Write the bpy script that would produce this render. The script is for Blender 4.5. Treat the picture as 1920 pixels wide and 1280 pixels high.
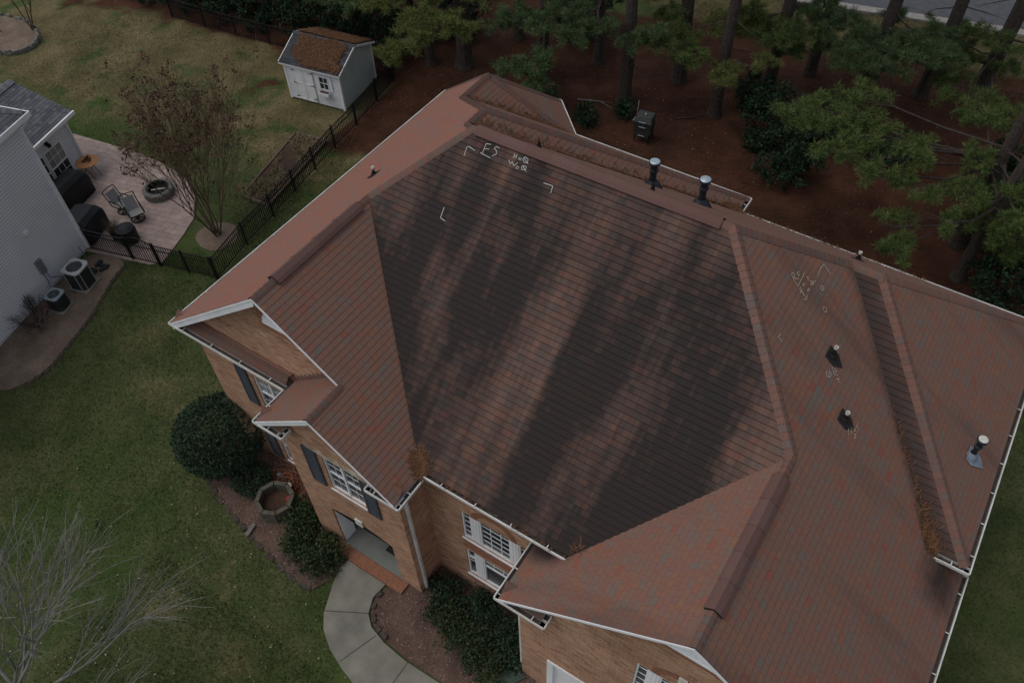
import bpy, math, random
import numpy as np
from mathutils import Vector, Matrix
from mathutils.geometry import tessellate_polygon
random.seed(7); RNG = np.random.default_rng(11)
R_ = math.radians
for o in list(bpy.data.objects): bpy.data.objects.remove(o)
C = bpy.context.scene.collection

# ---------------------------------------------------------------- camera, sky, sun, exposure
cam = bpy.data.objects.new('camera', bpy.data.cameras.new('camera')); C.objects.link(cam)
cam.data.sensor_width = 36.0; cam.data.lens = 28.98; cam.data.clip_end = 2000; cam.data.clip_start = 0.1
RW = Matrix(((0.83738, 0.54603, -0.02536), (0.40723, -0.65412, -0.63741), (-0.36463, 0.52343, -0.77011)))
m3 = Matrix((RW[0], -RW[1], -RW[2])).transposed()
cam.matrix_world = Matrix.Translation((15.493, -6.376, 21.602)) @ m3.to_4x4()
bpy.context.scene.camera = cam
SUN_EL, SUN_AZ = R_(62), R_(232)      # compass azimuth measured from +Y towards +X
w = bpy.data.worlds.new('World'); bpy.context.scene.world = w; w.use_nodes = True
wn = w.node_tree.nodes; wl = w.node_tree.links
sky = wn.new('ShaderNodeTexSky'); sky.sky_type = 'NISHITA'; sky.sun_disc = False
sky.sun_elevation = SUN_EL; sky.sun_rotation = SUN_AZ; sky.dust_density = 3.0; sky.air_density = 1.0; sky.ozone_density = 1.0
hs = wn.new('ShaderNodeHueSaturation'); hs.inputs['Saturation'].default_value = 0.42      # grey overcast sky
wl.new(sky.outputs[0], hs.inputs['Color']); wl.new(hs.outputs[0], wn['Background'].inputs[0]); wn['Background'].inputs[1].default_value = 0.15
sd = bpy.data.lights.new('sun', 'SUN'); sd.energy = 0.55; sd.angle = R_(60); sd.color = (1.0, 0.95, 0.88)
sun = bpy.data.objects.new('sun', sd); C.objects.link(sun)
sdir = Vector((math.sin(SUN_AZ)*math.cos(SUN_EL), math.cos(SUN_AZ)*math.cos(SUN_EL), math.sin(SUN_EL)))
sun.rotation_euler = sdir.to_track_quat('Z', 'Y').to_euler()
vs = bpy.context.scene.view_settings
vs.view_transform = 'Standard'; vs.look = 'None'; vs.gamma = 1.0; vs.exposure = -0.3; vs.use_curve_mapping = False

# ---------------------------------------------------------------- helpers
def tag(o, label=None, cat=None, group=None, kind=None):
    if label: o['label'] = label
    if cat: o['category'] = cat
    if group: o['group'] = group
    if kind: o['kind'] = kind
    return o
def empty(name, loc, label, cat, group=None, rz=0.0):
    o = bpy.data.objects.new(name, None); C.objects.link(o); o.location = loc; o.rotation_euler = (0, 0, rz)
    o.empty_display_size = 0.2
    return tag(o, label, cat, group)
def link(name, me, parent=None):
    o = bpy.data.objects.new(name, me); C.objects.link(o)
    if parent is not None:
        o.parent = parent
    return o
class MB:
    """collects faces; build() links them as one mesh object"""
    def __init__(s): s.v = []; s.f = []; s.m = []; s.uv = []
    def face(s, pts, mi=0, uv=None):
        i = len(s.v); s.v.extend([tuple(p) for p in pts]); s.f.append(tuple(range(i, i+len(pts)))); s.m.append(mi)
        s.uv.append(uv if uv else [(p[0], p[2]) for p in pts])
    def box(s, x0, x1, y0, y1, z0, z1, mi=0, M=None):
        P = [Vector((x, y, z)) for z in (z0, z1) for y in (y0, y1) for x in (x0, x1)]
        if M is not None: P = [M @ p for p in P]
        for q, ax in (((0, 2, 3, 1), 0), ((4, 5, 7, 6), 0), ((0, 1, 5, 4), 1), ((2, 6, 7, 3), 1), ((0, 4, 6, 2), 2), ((1, 3, 7, 5), 2)):
            pp = [P[k] for k in q]
            uv = [((p.x, p.y) if ax == 0 else (p.x, p.z) if ax == 1 else (p.y, p.z)) for p in pp]
            s.face(pp, mi, uv)
    def bar(s, a, b, wd, ht=None, mi=0, up=(0, 0, 1)):
        a = Vector(a); b = Vector(b); d = (b-a); L = d.length
        if L < 1e-6: return
        d.normalize(); u = Vector(up); sd = d.cross(u)
        if sd.length < 1e-4: sd = d.cross(Vector((1, 0, 0)))
        sd.normalize(); u = sd.cross(d); ht = ht or wd
        M = Matrix((sd, d, u)).transposed().to_4x4(); M.translation = a
        s.box(-wd/2, wd/2, 0, L, -ht/2, ht/2, mi, M)
    def tube(s, pts, rad, n=8, mi=0, cap=True):
        pts = [Vector(p) for p in pts]
        if not hasattr(rad, '__len__'): rad = [rad]*len(pts)
        rings = []
        ref = Vector((0.13, 0.31, 0.94))
        for i, p in enumerate(pts):
            d = (pts[min(i+1, len(pts)-1)] - pts[max(i-1, 0)])
            d = d.normalized() if d.length > 0 else Vector((0, 0, 1))
            a = d.cross(ref)
            if a.length < .05: a = d.cross(Vector((1, 0, 0)))
            a.normalize(); b = d.cross(a)
            rings.append([p + (a*math.cos(2*math.pi*k/n) + b*math.sin(2*math.pi*k/n))*rad[i] for k in range(n)])
        L = 0
        for i in range(len(rings)-1):
            L2 = L + (pts[i+1]-pts[i]).length
            for k in range(n):
                k2 = (k+1) % n
                s.face([rings[i][k], rings[i][k2], rings[i+1][k2], rings[i+1][k]], mi, [(k/n, L), ((k+1)/n, L), ((k+1)/n, L2), (k/n, L2)])
            L = L2
        if cap:
            s.face(list(reversed(rings[0])), mi); s.face(rings[-1], mi)
    def lathe(s, prof, c=(0, 0, 0), n=20, mi=0, sx=1, sy=1):
        c = Vector(c)
        for i in range(len(prof)-1):
            (r0, z0), (r1, z1) = prof[i], prof[i+1]
            for k in range(n):
                a0, a1 = 2*math.pi*k/n, 2*math.pi*(k+1)/n
                P = [c+Vector((r0*math.cos(a0)*sx, r0*math.sin(a0)*sy, z0)), c+Vector((r0*math.cos(a1)*sx, r0*math.sin(a1)*sy, z0)),
                     c+Vector((r1*math.cos(a1)*sx, r1*math.sin(a1)*sy, z1)), c+Vector((r1*math.cos(a0)*sx, r1*math.sin(a0)*sy, z1))]
                if r0 < 1e-6: P = [P[0], P[2], P[3]]
                elif r1 < 1e-6: P = [P[0], P[1], P[2]]
                s.face(P, mi)
    def prism(s, poly, z0, z1, mi=0, side=None):
        side = mi if side is None else side
        top = [(x, y, z1) for x, y in poly]
        for t in tessellate_polygon([[Vector(p) for p in top]]):
            P = [top[i] for i in t]
            if (P[1][0]-P[0][0])*(P[2][1]-P[0][1])-(P[1][1]-P[0][1])*(P[2][0]-P[0][0]) < 0: P.reverse()
            s.face(P, mi, [(p[0], p[1]) for p in P])
        n = len(poly)
        for i in range(n):
            a, b = poly[i], poly[(i+1) % n]
            s.face([(a[0], a[1], z0), (b[0], b[1], z0), (b[0], b[1], z1), (a[0], a[1], z1)], side)
    def build(s, name, mats, parent=None, smooth=False, M=None):
        me = bpy.data.meshes.new(name)
        v = s.v if M is None else [tuple(M @ Vector(p)) for p in s.v]
        me.from_pydata(v, [], s.f)
        for m in (mats if isinstance(mats, (list, tuple)) else [mats]): me.materials.append(m)
        me.polygons.foreach_set('material_index', s.m)
        uvl = me.uv_layers.new(name='UVMap')
        flat = [c for u in s.uv for p in u for c in p]
        uvl.data.foreach_set('uv', flat)
        if smooth: me.polygons.foreach_set('use_smooth', [True]*len(s.f))
        me.update()
        return link(name, me, parent)
def np_mesh(name, V, F, mat, parent=None):
    """numpy vertices (n,3) and equal-sized faces (m,k) as one object"""
    me = bpy.data.meshes.new(name); V = np.asarray(V, np.float32); F = np.asarray(F, np.int32)
    me.vertices.add(len(V)); me.vertices.foreach_set('co', V.ravel())
    k = F.shape[1]; me.loops.add(F.size); me.loops.foreach_set('vertex_index', F.ravel())
    me.polygons.add(len(F)); me.polygons.foreach_set('loop_start', np.arange(0, F.size, k, dtype=np.int32))
    me.polygons.foreach_set('loop_total', np.full(len(F), k, np.int32))
    for m in (mat if isinstance(mat, (list, tuple)) else [mat]): me.materials.append(m)
    me.update(calc_edges=True); me.validate()
    return link(name, me, parent)
def rand_unit(n):
    v = RNG.normal(size=(n, 3)); return v/np.linalg.norm(v, axis=1)[:, None]
def leaves(P, size, aspect=.5, up=0.0, jitter=.3):
    """one small folded quad per point"""
    n = len(P); d = rand_unit(n); nr = rand_unit(n); nr[:, 2] = np.abs(nr[:, 2])+up
    s = np.cross(d, nr); s /= np.linalg.norm(s, axis=1)[:, None]+1e-9
    L = (size*(1+jitter*RNG.normal(size=n)))[:, None]
    a = P; b = P+d*L*.5+s*L*aspect*.5; c = P+d*L; e = P+d*L*.5-s*L*aspect*.5
    V = np.stack([a, b, c, e], 1).reshape(-1, 3); F = np.arange(4*n).reshape(n, 4)
    return V, F
def ellipsoid_pts(n, c, r, shell=.55, bumps=5):
    d = rand_unit(n); rad = shell+(1-shell)*RNG.random(n)**.6
    bd = rand_unit(bumps); k = np.max(d@bd.T, axis=1); rad = rad*(.80+.26*k)
    return np.array(c)+d*rad[:, None]*np.array(r)

# ---------------------------------------------------------------- materials
def nt(name):
    m = bpy.data.materials.new(name); m.use_nodes = True
    N = m.node_tree.nodes; L = m.node_tree.links; return m, N, L, N['Principled BSDF']
def ramp(N, L, src, stops, interp='LINEAR'):
    r = N.new('ShaderNodeValToRGB'); r.color_ramp.interpolation = interp
    e = r.color_ramp.elements
    while len(e) > 1: e.remove(e[-1])
    e[0].position = stops[0][0]; e[0].color = (*stops[0][1], 1)
    for p, c in stops[1:]:
        x = e.new(p); x.color = (*c, 1)
    L.new(src, r.inputs[0]); return r.outputs[0]
def noise(N, L, vec, scale, detail=4, rough=.6):
    n = N.new('ShaderNodeTexNoise'); n.inputs['Scale'].default_value = scale; n.inputs['Detail'].default_value = detail
    n.inputs['Roughness'].default_value = rough
    if vec is not None: L.new(vec, n.inputs['Vector'])
    return n.outputs['Fac']
def mixc(N, L, f, a, b, mode='MIX'):
    m = N.new('ShaderNodeMix'); m.data_type = 'RGBA'; m.blend_type = mode
    for s, x in ((m.inputs[0], f), (m.inputs[6], a), (m.inputs[7], b)):
        if hasattr(x, 'is_output'): L.new(x, s)
        elif isinstance(x, (int, float)): s.default_value = x
        else: s.default_value = (*x, 1)
    return m.outputs[2]
def math_(N, L, op, a, b=0.0):
    m = N.new('ShaderNodeMath'); m.operation = op
    for s, x in ((m.inputs[0], a), (m.inputs[1], b)):
        if hasattr(x, 'is_output'): L.new(x, s)
        else: s.default_value = x
    return m.outputs[0]
def bump(N, L, B, h, dist=.02, strength=.6):
    b = N.new('ShaderNodeBump'); b.inputs['Distance'].default_value = dist; b.inputs['Strength'].default_value = strength
    L.new(h, b.inputs['Height']); L.new(b.outputs[0], B.inputs['Normal'])
def simple(name, c1, c2=None, scale=6.0, rough=.7, bmp=0.0, metal=0.0, spec=.3, detail=5):
    m, N, L, B = nt(name); tc = N.new('ShaderNodeTexCoord'); v = tc.outputs['Object']
    f = noise(N, L, v, scale, detail)
    c2 = c2 or tuple(x*.75 for x in c1)
    L.new(ramp(N, L, f, [(.3, c2), (.7, c1)]), B.inputs['Base Color'])
    B.inputs['Roughness'].default_value = rough; B.inputs['Metallic'].default_value = metal
    B.inputs['Specular IOR Level'].default_value = spec
    if bmp: bump(N, L, B, f, bmp)
    return m
def foliage(name, dark, mid, light, scale=2.2, rnd=.55):
    m, N, L, B = nt(name); g = N.new('ShaderNodeNewGeometry')
    f = noise(N, L, g.outputs['Position'], scale, 3); f2 = math_(N, L, 'MULTIPLY', g.outputs['Random Per Island'], rnd)
    s = math_(N, L, 'ADD', math_(N, L, 'MULTIPLY', f, 1.15-rnd), f2)
    L.new(ramp(N, L, s, [(.18, dark), (.5, mid), (.85, light)]), B.inputs['Base Color'])
    B.inputs['Roughness'].default_value = .75; B.inputs['Specular IOR Level'].default_value = .2
    return m
def shingle(name, ramp_stops, stain=None, scale_w=1.0, streak=False, ln=.22, blotch=(.55, .25)):
    m, N, L, B = nt(name); uvn = N.new('ShaderNodeUVMap'); uv = uvn.outputs[0]
    def brick(wd, off, fr, seed, mort=0.0):
        b = N.new('ShaderNodeTexBrick'); b.offset = off; b.offset_frequency = fr; b.squash = .7; b.squash_frequency = 3
        b.inputs['Color1'].default_value = (0, 0, 0, 1); b.inputs['Color2'].default_value = (1, 1, 1, 1)
        b.inputs['Mortar'].default_value = (.5, .5, .5, 1); b.inputs['Scale'].default_value = 1
        b.inputs['Mortar Size'].default_value = mort; b.inputs['Mortar Smooth'].default_value = .4; b.inputs['Bias'].default_value = 0
        b.inputs['Brick Width'].default_value = wd*scale_w; b.inputs['Row Height'].default_value = .143
        mp = N.new('ShaderNodeMapping'); mp.inputs['Location'].default_value = (seed, 0, 0); L.new(uv, mp.inputs[0]); L.new(mp.outputs[0], b.inputs['Vector'])
        return b.outputs['Color'], b.outputs['Fac']
    (a, joint), (b2, _j) = brick(.215, .37, 2, 0.0, .006), brick(.36, .61, 3, 3.33)
    s = math_(N, L, 'ADD', math_(N, L, 'MULTIPLY', a, .58), math_(N, L, 'MULTIPLY', b2, .42))
    mp = N.new('ShaderNodeMapping'); mp.inputs['Scale'].default_value = (1, 1, 1); L.new(uv, mp.inputs[0])
    sv = N.new('ShaderNodeSeparateXYZ'); L.new(uv, sv.inputs[0]); fr_ = math_(N, L, 'FRACT', math_(N, L, 'DIVIDE', sv.outputs[1], .143))
    line = ramp(N, L, fr_, [(.0, (.62, .60, .60)), (.05, (1, 1, 1)), (.84, (1, 1, 1)), (.90, (.45, .42, .42)), (1, (.40, .38, .38))])
    gr = noise(N, L, uv, 45, 3, .7); big = noise(N, L, uv, blotch[0], 4, .6)
    s = math_(N, L, 'ADD', s, math_(N, L, 'MULTIPLY', math_(N, L, 'SUBTRACT', big, .5), blotch[1]))
    s = math_(N, L, 'ADD', math_(N, L, 'MULTIPLY', math_(N, L, 'SUBTRACT', s, .5), 1.0), .5)
    col = ramp(N, L, s, ramp_stops)
    col = mixc(N, L, .55, col, ramp(N, L, gr, [(.3, (.55, .55, .55)), (.72, (1.3, 1.3, 1.3))]), 'MULTIPLY')
    if stain:
        at = N.new('ShaderNodeAttribute'); at.attribute_name = 'algae'; sx = N.new('ShaderNodeSeparateXYZ'); L.new(uv, sx.inputs[0])
        st = N.new('ShaderNodeMapping'); st.inputs['Scale'].default_value = (3.0, .22, 1); L.new(uv, st.inputs[0])
        fine = noise(N, L, st.outputs[0], 1.0, 5, .65)
        st2 = N.new('ShaderNodeMapping'); st2.inputs['Scale'].default_value = (8, .7, 1); L.new(uv, st2.inputs[0])
        fine2 = noise(N, L, st2.outputs[0], 1.0, 4, .6)
        d = at.outputs['Fac']
        d = math_(N, L, 'ADD', d, math_(N, L, 'MULTIPLY', math_(N, L, 'SUBTRACT', fine, .5), .95))
        d = math_(N, L, 'ADD', d, math_(N, L, 'MULTIPLY', math_(N, L, 'SUBTRACT', fine2, .5), .60))
        d = math_(N, L, 'ADD', d, math_(N, L, 'MULTIPLY', math_(N, L, 'SUBTRACT', a, .5), .26))
        d = ramp(N, L, d, [(.0, (.12, .12, .12)), (.5, (.60, .60, .60)), (1.0, (1, 1, 1))])
        dirty = mixc(N, L, .93, col, (.0175, .0165, .0165))
        col = mixc(N, L, d, mixc(N, L, .25, col, (.105, .084, .078)), dirty)
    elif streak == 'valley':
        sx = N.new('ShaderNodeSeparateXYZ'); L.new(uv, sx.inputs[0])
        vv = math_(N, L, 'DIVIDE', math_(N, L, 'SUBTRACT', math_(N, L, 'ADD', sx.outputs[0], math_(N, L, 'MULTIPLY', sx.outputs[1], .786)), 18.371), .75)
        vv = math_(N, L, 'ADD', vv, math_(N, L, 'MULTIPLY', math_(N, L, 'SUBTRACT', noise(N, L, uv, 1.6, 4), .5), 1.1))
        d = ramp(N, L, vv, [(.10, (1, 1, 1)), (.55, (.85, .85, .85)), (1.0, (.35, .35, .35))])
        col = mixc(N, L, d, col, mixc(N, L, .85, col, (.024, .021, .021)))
    elif streak:
        st = N.new('ShaderNodeMapping'); st.inputs['Scale'].default_value = (.8, .12, 1); L.new(uv, st.inputs[0])
        f = ramp(N, L, noise(N, L, st.outputs[0], 1.0, 4, .6), [(.52, (0, 0, 0)), (.78, (1, 1, 1))])
        col = mixc(N, L, math_(N, L, 'MULTIPLY', f, .72), col, (.055, .043, .040))
        at = N.new('ShaderNodeAttribute'); at.attribute_name = 'algae'  # algae, plus the eave shade painted on the garage slopes
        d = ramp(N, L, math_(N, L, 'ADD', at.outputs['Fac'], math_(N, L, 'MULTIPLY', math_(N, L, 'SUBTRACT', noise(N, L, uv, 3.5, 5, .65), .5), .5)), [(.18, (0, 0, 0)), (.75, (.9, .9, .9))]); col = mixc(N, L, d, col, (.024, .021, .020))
    col = mixc(N, L, ln, col, line, 'MULTIPLY'); col = mixc(N, L, math_(N, L, 'MULTIPLY', joint, .32), col, (.03, .024, .022))
    L.new(col, B.inputs['Base Color']); B.inputs['Roughness'].default_value = .88; B.inputs['Specular IOR Level'].default_value = .25
    bump(N, L, B, gr, .006, .5)
    return m
RUST = [(.04, (.245, .092, .066)), (.22, (.235, .120, .076)), (.38, (.196, .116, .092)), (.52, (.232, .110, .080)), (.66, (.182, .128, .104)), (.78, (.215, .112, .086)), (.95, (.160, .132, .110))]
ALGAE = np.array([[72, 74, 76, 79, 82, 85, 87, 90, 91, 92, 92, 93, 94, 96, 97, 93, 79, 66, 58, 51, 49, 35, 42, 54, 56, 85, 87, 88, 70, 68, 67, 81, 86, 94, 95, 99, 96, 93, 91, 87, 80, 73, 65, 58, 53],
    [70, 72, 74, 78, 82, 86, 90, 93, 95, 96, 96, 99, 99, 100, 100, 100, 78, 67, 62, 36, 42, 33, 40, 52, 55, 82, 99, 100, 77, 58, 63, 91, 85, 94, 100, 100, 100, 99, 98, 92, 82, 72, 61, 53, 47],
    [67, 69, 72, 76, 81, 87, 93, 97, 100, 100, 100, 100, 100, 100, 100, 97, 71, 66, 56, 33, 39, 29, 40, 45, 42, 81, 100, 100, 64, 54, 65, 66, 51, 99, 100, 100, 100, 100, 100, 97, 84, 70, 56, 45, 38],
    [64, 65, 68, 73, 80, 87, 95, 100, 100, 100, 100, 100, 100, 81, 83, 67, 60, 60, 63, 48, 37, 16, 36, 39, 27, 93, 99, 100, 98, 50, 55, 43, 45, 84, 97, 97, 100, 100, 100, 98, 85, 66, 46, 34, 27],
    [59, 59, 63, 69, 77, 87, 97, 100, 100, 100, 100, 92, 79, 66, 56, 72, 49, 56, 81, 66, 38, 15, 30, 34, 24, 88, 100, 100, 93, 63, 57, 35, 45, 62, 93, 94, 97, 100, 100, 96, 89, 56, 30, 20, 14],
    [53, 52, 55, 63, 73, 86, 96, 100, 100, 100, 99, 78, 42, 48, 45, 98, 85, 73, 85, 74, 37, 20, 26, 28, 14, 94, 100, 100, 86, 100, 78, 36, 41, 38, 86, 95, 94, 100, 100, 100, 61, 27, 12, 8, 3],
    [48, 44, 44, 55, 68, 84, 95, 100, 100, 100, 65, 51, 21, 68, 96, 98, 95, 91, 100, 91, 54, 37, 8, 22, 22, 98, 93, 89, 95, 100, 86, 53, 48, 66, 72, 94, 90, 90, 100, 91, 50, 13, 8, 1, 0],
    [44, 39, 35, 43, 67, 68, 81, 81, 100, 96, 38, 58, 55, 66, 98, 96, 83, 98, 100, 90, 55, 46, 8, 20, 13, 92, 92, 82, 93, 100, 88, 72, 62, 70, 77, 82, 87, 88, 92, 78, 77, 20, 16, 5, 1],
    [43, 38, 34, 41, 57, 37, 60, 90, 100, 100, 75, 100, 73, 57, 91, 85, 55, 83, 96, 81, 72, 62, 13, 18, 35, 96, 82, 74, 78, 89, 100, 55, 66, 88, 84, 82, 82, 80, 77, 81, 57, 38, 19, 10, 8],
    [45, 41, 42, 47, 48, 43, 64, 84, 95, 77, 88, 100, 95, 57, 67, 48, 49, 82, 80, 67, 88, 82, 39, 34, 47, 62, 72, 72, 64, 70, 96, 52, 93, 88, 82, 80, 78, 81, 58, 53, 48, 40, 27, 19, 16],
    [47, 45, 46, 47, 51, 55, 55, 73, 60, 48, 84, 91, 86, 45, 75, 78, 89, 92, 61, 54, 77, 61, 28, 35, 34, 49, 62, 66, 48, 47, 61, 78, 87, 74, 78, 80, 66, 56, 54, 49, 51, 44, 36, 28, 25],
    [51, 49, 49, 51, 55, 57, 59, 66, 56, 50, 73, 85, 59, 34, 57, 78, 81, 62, 39, 48, 56, 48, 41, 38, 34, 45, 55, 56, 38, 34, 40, 74, 55, 36, 67, 68, 64, 56, 57, 54, 53, 48, 41, 36, 32],
    [54, 53, 54, 56, 59, 61, 63, 66, 62, 61, 70, 74, 56, 41, 52, 68, 65, 43, 35, 45, 51, 48, 42, 40, 37, 44, 53, 52, 40, 31, 26, 44, 40, 35, 58, 68, 66, 61, 60, 58, 55, 51, 46, 42, 39]])/100.0
M_SH = shingle('rust_shingle', RUST)
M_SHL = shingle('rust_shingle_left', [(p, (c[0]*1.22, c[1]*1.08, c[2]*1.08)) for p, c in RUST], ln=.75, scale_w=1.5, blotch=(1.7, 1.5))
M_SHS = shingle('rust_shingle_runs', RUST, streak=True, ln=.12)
M_SHD = shingle('algae_stained_shingle', RUST, stain=True, ln=.62)
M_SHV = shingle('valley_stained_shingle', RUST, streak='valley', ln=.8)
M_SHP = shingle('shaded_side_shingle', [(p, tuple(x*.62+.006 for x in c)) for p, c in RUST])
M_BUTT = simple('shingle_edge', (.030, .022, .020), scale=20)
M_SLATE = shingle('grey_shingle', [(.2, (.085, .092, .105)), (.5, (.12, .128, .145)), (.8, (.16, .168, .185))])
def cap_mat(name, stops):
    m, N, L, B = nt(name); g = N.new('ShaderNodeNewGeometry'); tc = N.new('ShaderNodeTexCoord')
    gr = noise(N, L, tc.outputs['Object'], 40, 3, .7); bl = noise(N, L, tc.outputs['Object'], 3, 3, .6)
    s = math_(N, L, 'ADD', math_(N, L, 'MULTIPLY', g.outputs['Random Per Island'], .6), math_(N, L, 'MULTIPLY', bl, .4))
    col = mixc(N, L, .5, ramp(N, L, s, stops), ramp(N, L, gr, [(.3, (.55, .55, .55)), (.72, (1.3, 1.3, 1.3))]), 'MULTIPLY')
    L.new(col, B.inputs['Base Color']); B.inputs['Roughness'].default_value = .9; bump(N, L, B, gr, .006, .5); return m
M_CAP = cap_mat('cap_shingle', [(.2, (.165, .076, .058)), (.4, (.188, .098, .074)), (.6, (.145, .084, .068)), (.8, (.142, .102, .086))])
M_CAPG = cap_mat('grey_cap_shingle', [(.2, (.11, .118, .135)), (.8, (.17, .178, .195))])
def brick_mat(name):
    m, N, L, B = nt(name); uv = N.new('ShaderNodeUVMap').outputs[0]
    b = N.new('ShaderNodeTexBrick'); b.inputs['Scale'].default_value = 1; b.inputs['Brick Width'].default_value = .215; b.inputs['Row Height'].default_value = .075
    b.inputs['Mortar Size'].default_value = .008; b.inputs['Mortar Smooth'].default_value = .3; b.inputs['Bias'].default_value = 0
    b.inputs['Color1'].default_value = (0, 0, 0, 1); b.inputs['Color2'].default_value = (1, 1, 1, 1); b.inputs['Mortar'].default_value = (.5, .5, .5, 1); L.new(uv, b.inputs['Vector'])
    big = noise(N, L, uv, .9, 4); s = math_(N, L, 'ADD', b.outputs['Color'], math_(N, L, 'MULTIPLY', math_(N, L, 'SUBTRACT', big, .5), .7))
    col = ramp(N, L, s, [(.0, (.24, .105, .058)), (.25, (.42, .205, .108)), (.5, (.485, .262, .155)), (.72, (.37, .160, .092)), (1.0, (.53, .335, .215))])
    gr = noise(N, L, uv, 60, 3); col = mixc(N, L, .5, col, ramp(N, L, gr, [(.3, (.7, .7, .7)), (.7, (1.15, 1.15, 1.15))]), 'MULTIPLY')
    col = mixc(N, L, b.outputs['Fac'], col, (.42, .33, .25))
    st = ramp(N, L, noise(N, L, uv, .6, 6, .7), [(.42, (1.05, 1.05, 1.03)), (.7, (.66, .62, .56))]); col = mixc(N, L, .8, col, st, 'MULTIPLY')
    L.new(col, B.inputs['Base Color']); B.inputs['Roughness'].default_value = .9
    bump(N, L, B, math_(N, L, 'SUBTRACT', 1.0, b.outputs['Fac']), .008, .6); return m
M_BRICK = brick_mat('tan_red_brick')
M_ROWLOCK = simple('rowlock_brick', (.34, .15, .09), (.22, .10, .06), 9, .9, .01)
M_WHITE = simple('white_trim', (.84, .85, .87), (.72, .73, .74), 2.5, .45)
M_GUT = simple('white_gutter', (.74, .74, .72), (.50, .49, .46), 2.2, .4)
M_TROUGH = simple('dirty_shaded_trough', (.085, .072, .06), (.04, .035, .03), 7, .9)  # dirt colour, darkened to paint in the shade inside the trough
M_SOFFIT = simple('soffit', (.72, .72, .72), None, 2, .6)
M_SIDING = simple('white_siding', (.76, .78, .82), (.70, .72, .77), 1.2, .5)
M_SHEDW = simple('shed_siding', (.78, .80, .83), (.70, .72, .74), 2, .55)
M_LAP = simple('siding_lap_shadow', (.36, .38, .42), (.28, .30, .33), 3, .6)  # darker strip painting the shadow line of each lap board
M_SHEDG = simple('shed_siding_green_shaded', (.52, .57, .52), (.38, .43, .38), 1.6, .6)  # green-grey siding, made darker to paint shade on the side walls
M_SHUT = simple('slate_shutter', (.070, .080, .095), (.05, .058, .07), 8, .55)
def glass_mat(name, c, rough=.08):
    m, N, L, B = nt(name); tc = N.new('ShaderNodeTexCoord'); f = noise(N, L, tc.outputs['Object'], 1.3, 2)
    L.new(ramp(N, L, f, [(.35, tuple(x*.6 for x in c)), (.65, c)]), B.inputs['Base Color'])
    B.inputs['Roughness'].default_value = rough; B.inputs['Specular IOR Level'].default_value = .35; return m
M_GLASS = glass_mat('window_glass', (.035, .045, .048))
M_GLASSC = glass_mat('curtained_glass', (.30, .31, .31), .2)
M_GLASSG = glass_mat('screened_glass', (.055, .06, .062), .35)
M_BLACK = simple('black_metal', (.012, .013, .014), (.008, .008, .009), 8, .5)
M_COVER = simple('black_cover', (.014, .016, .019), (.009, .010, .012), 2.5, .55, .02)
M_LEAD = simple('lead_flashing', (.30, .36, .42), (.20, .24, .29), 6, .5, 0, .3)
M_RUBBER = simple('rubber_boot', (.022, .020, .020), None, 8, .8)
M_PVC = simple('pvc_pipe', (.68, .67, .62), (.5, .48, .42), 9, .5)
M_FLUE = simple('dark_flue_metal', (.055, .066, .082), (.03, .036, .045), 12, .45, 0, .6)
M_GALV = simple('galvanised_cap', (.55, .66, .72), (.35, .44, .50), 9, .4, 0, .4)
M_CHALK = simple('chalk', (.60, .64, .60), (.36, .38, .36), 30, .95)
M_CHALKY = simple('yellow_chalk', (.62, .54, .40), (.40, .34, .25), 30, .95)
M_CONC = simple('concrete', (.255, .24, .205), (.14, .14, .115), 1.5, .9, .004, detail=9)
M_JOINT = simple('concrete_joint', (.05, .048, .042))
M_PORCH = simple('porch_concrete', (.21, .22, .20), (.14, .15, .135), 1.6, .85)
M_STONE = simple('grey_stone', (.20, .20, .18), (.10, .10, .09), 7, .9, .03)
M_LINTEL = simple('stained_stone', (.60, .55, .46), (.22, .13, .06), 2.6, .9)
M_EDGE = simple('edging_stone', (.095, .075, .060), (.035, .030, .026), 9, .9, .03)
def mulch_mat(name, a, b, c):
    m, N, L, B = nt(name); g = N.new('ShaderNodeNewGeometry').outputs['Position']
    f = noise(N, L, g, 22, 6, .75); k = noise(N, L, g, 1.1, 4)
    s = math_(N, L, 'ADD', math_(N, L, 'MULTIPLY', f, .6), math_(N, L, 'MULTIPLY', k, .4))
    L.new(ramp(N, L, s, [(.34, a), (.5, b), (.64, c)]), B.inputs['Base Color']); B.inputs['Roughness'].default_value = .95
    bump(N, L, B, f, .05, .8); return m
M_MULCH = mulch_mat('brown_mulch', (.045, .028, .022), (.115, .068, .052), (.20, .13, .105))
M_MULCHN = mulch_mat('tan_mulch', (.085, .055, .042), (.175, .128, .092), (.30, .225, .17))
M_SOIL = mulch_mat('garden_soil', (.016, .012, .009), (.055, .030, .020), (.14, .065, .036))
M_NEEDLE = foliage('dry_pine_needles', (.05, .024, .013), (.110, .052, .026), (.175, .090, .046), 8)
M_STRAW = foliage('ground_straw', (.026, .012, .008), (.066, .029, .017), (.12, .060, .036), 8)
M_NEEDROOF = mulch_mat('matted_needles', (.10, .042, .02), (.20, .085, .042), (.26, .125, .065))
M_BARK = simple('pine_bark', (.085, .066, .055), (.030, .024, .022), 9, .95, .05, detail=8)
M_BARKG = simple('grey_bark', (.25, .245, .225), (.13, .127, .115), 9, .9, .02)
M_BARKM = simple('myrtle_bark', (.14, .105, .07), (.075, .055, .036), 7, .85)
M_PINE = foliage('pine_needles_green', (.020, .036, .010), (.062, .098, .026), (.140, .182, .056))
M_PINEY = foliage('pine_needles_yellow', (.036, .050, .014), (.095, .118, .032), (.185, .205, .062))
M_PINEB = foliage('pine_needles_blue', (.018, .038, .015), (.056, .094, .036), (.125, .176, .074))
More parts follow.
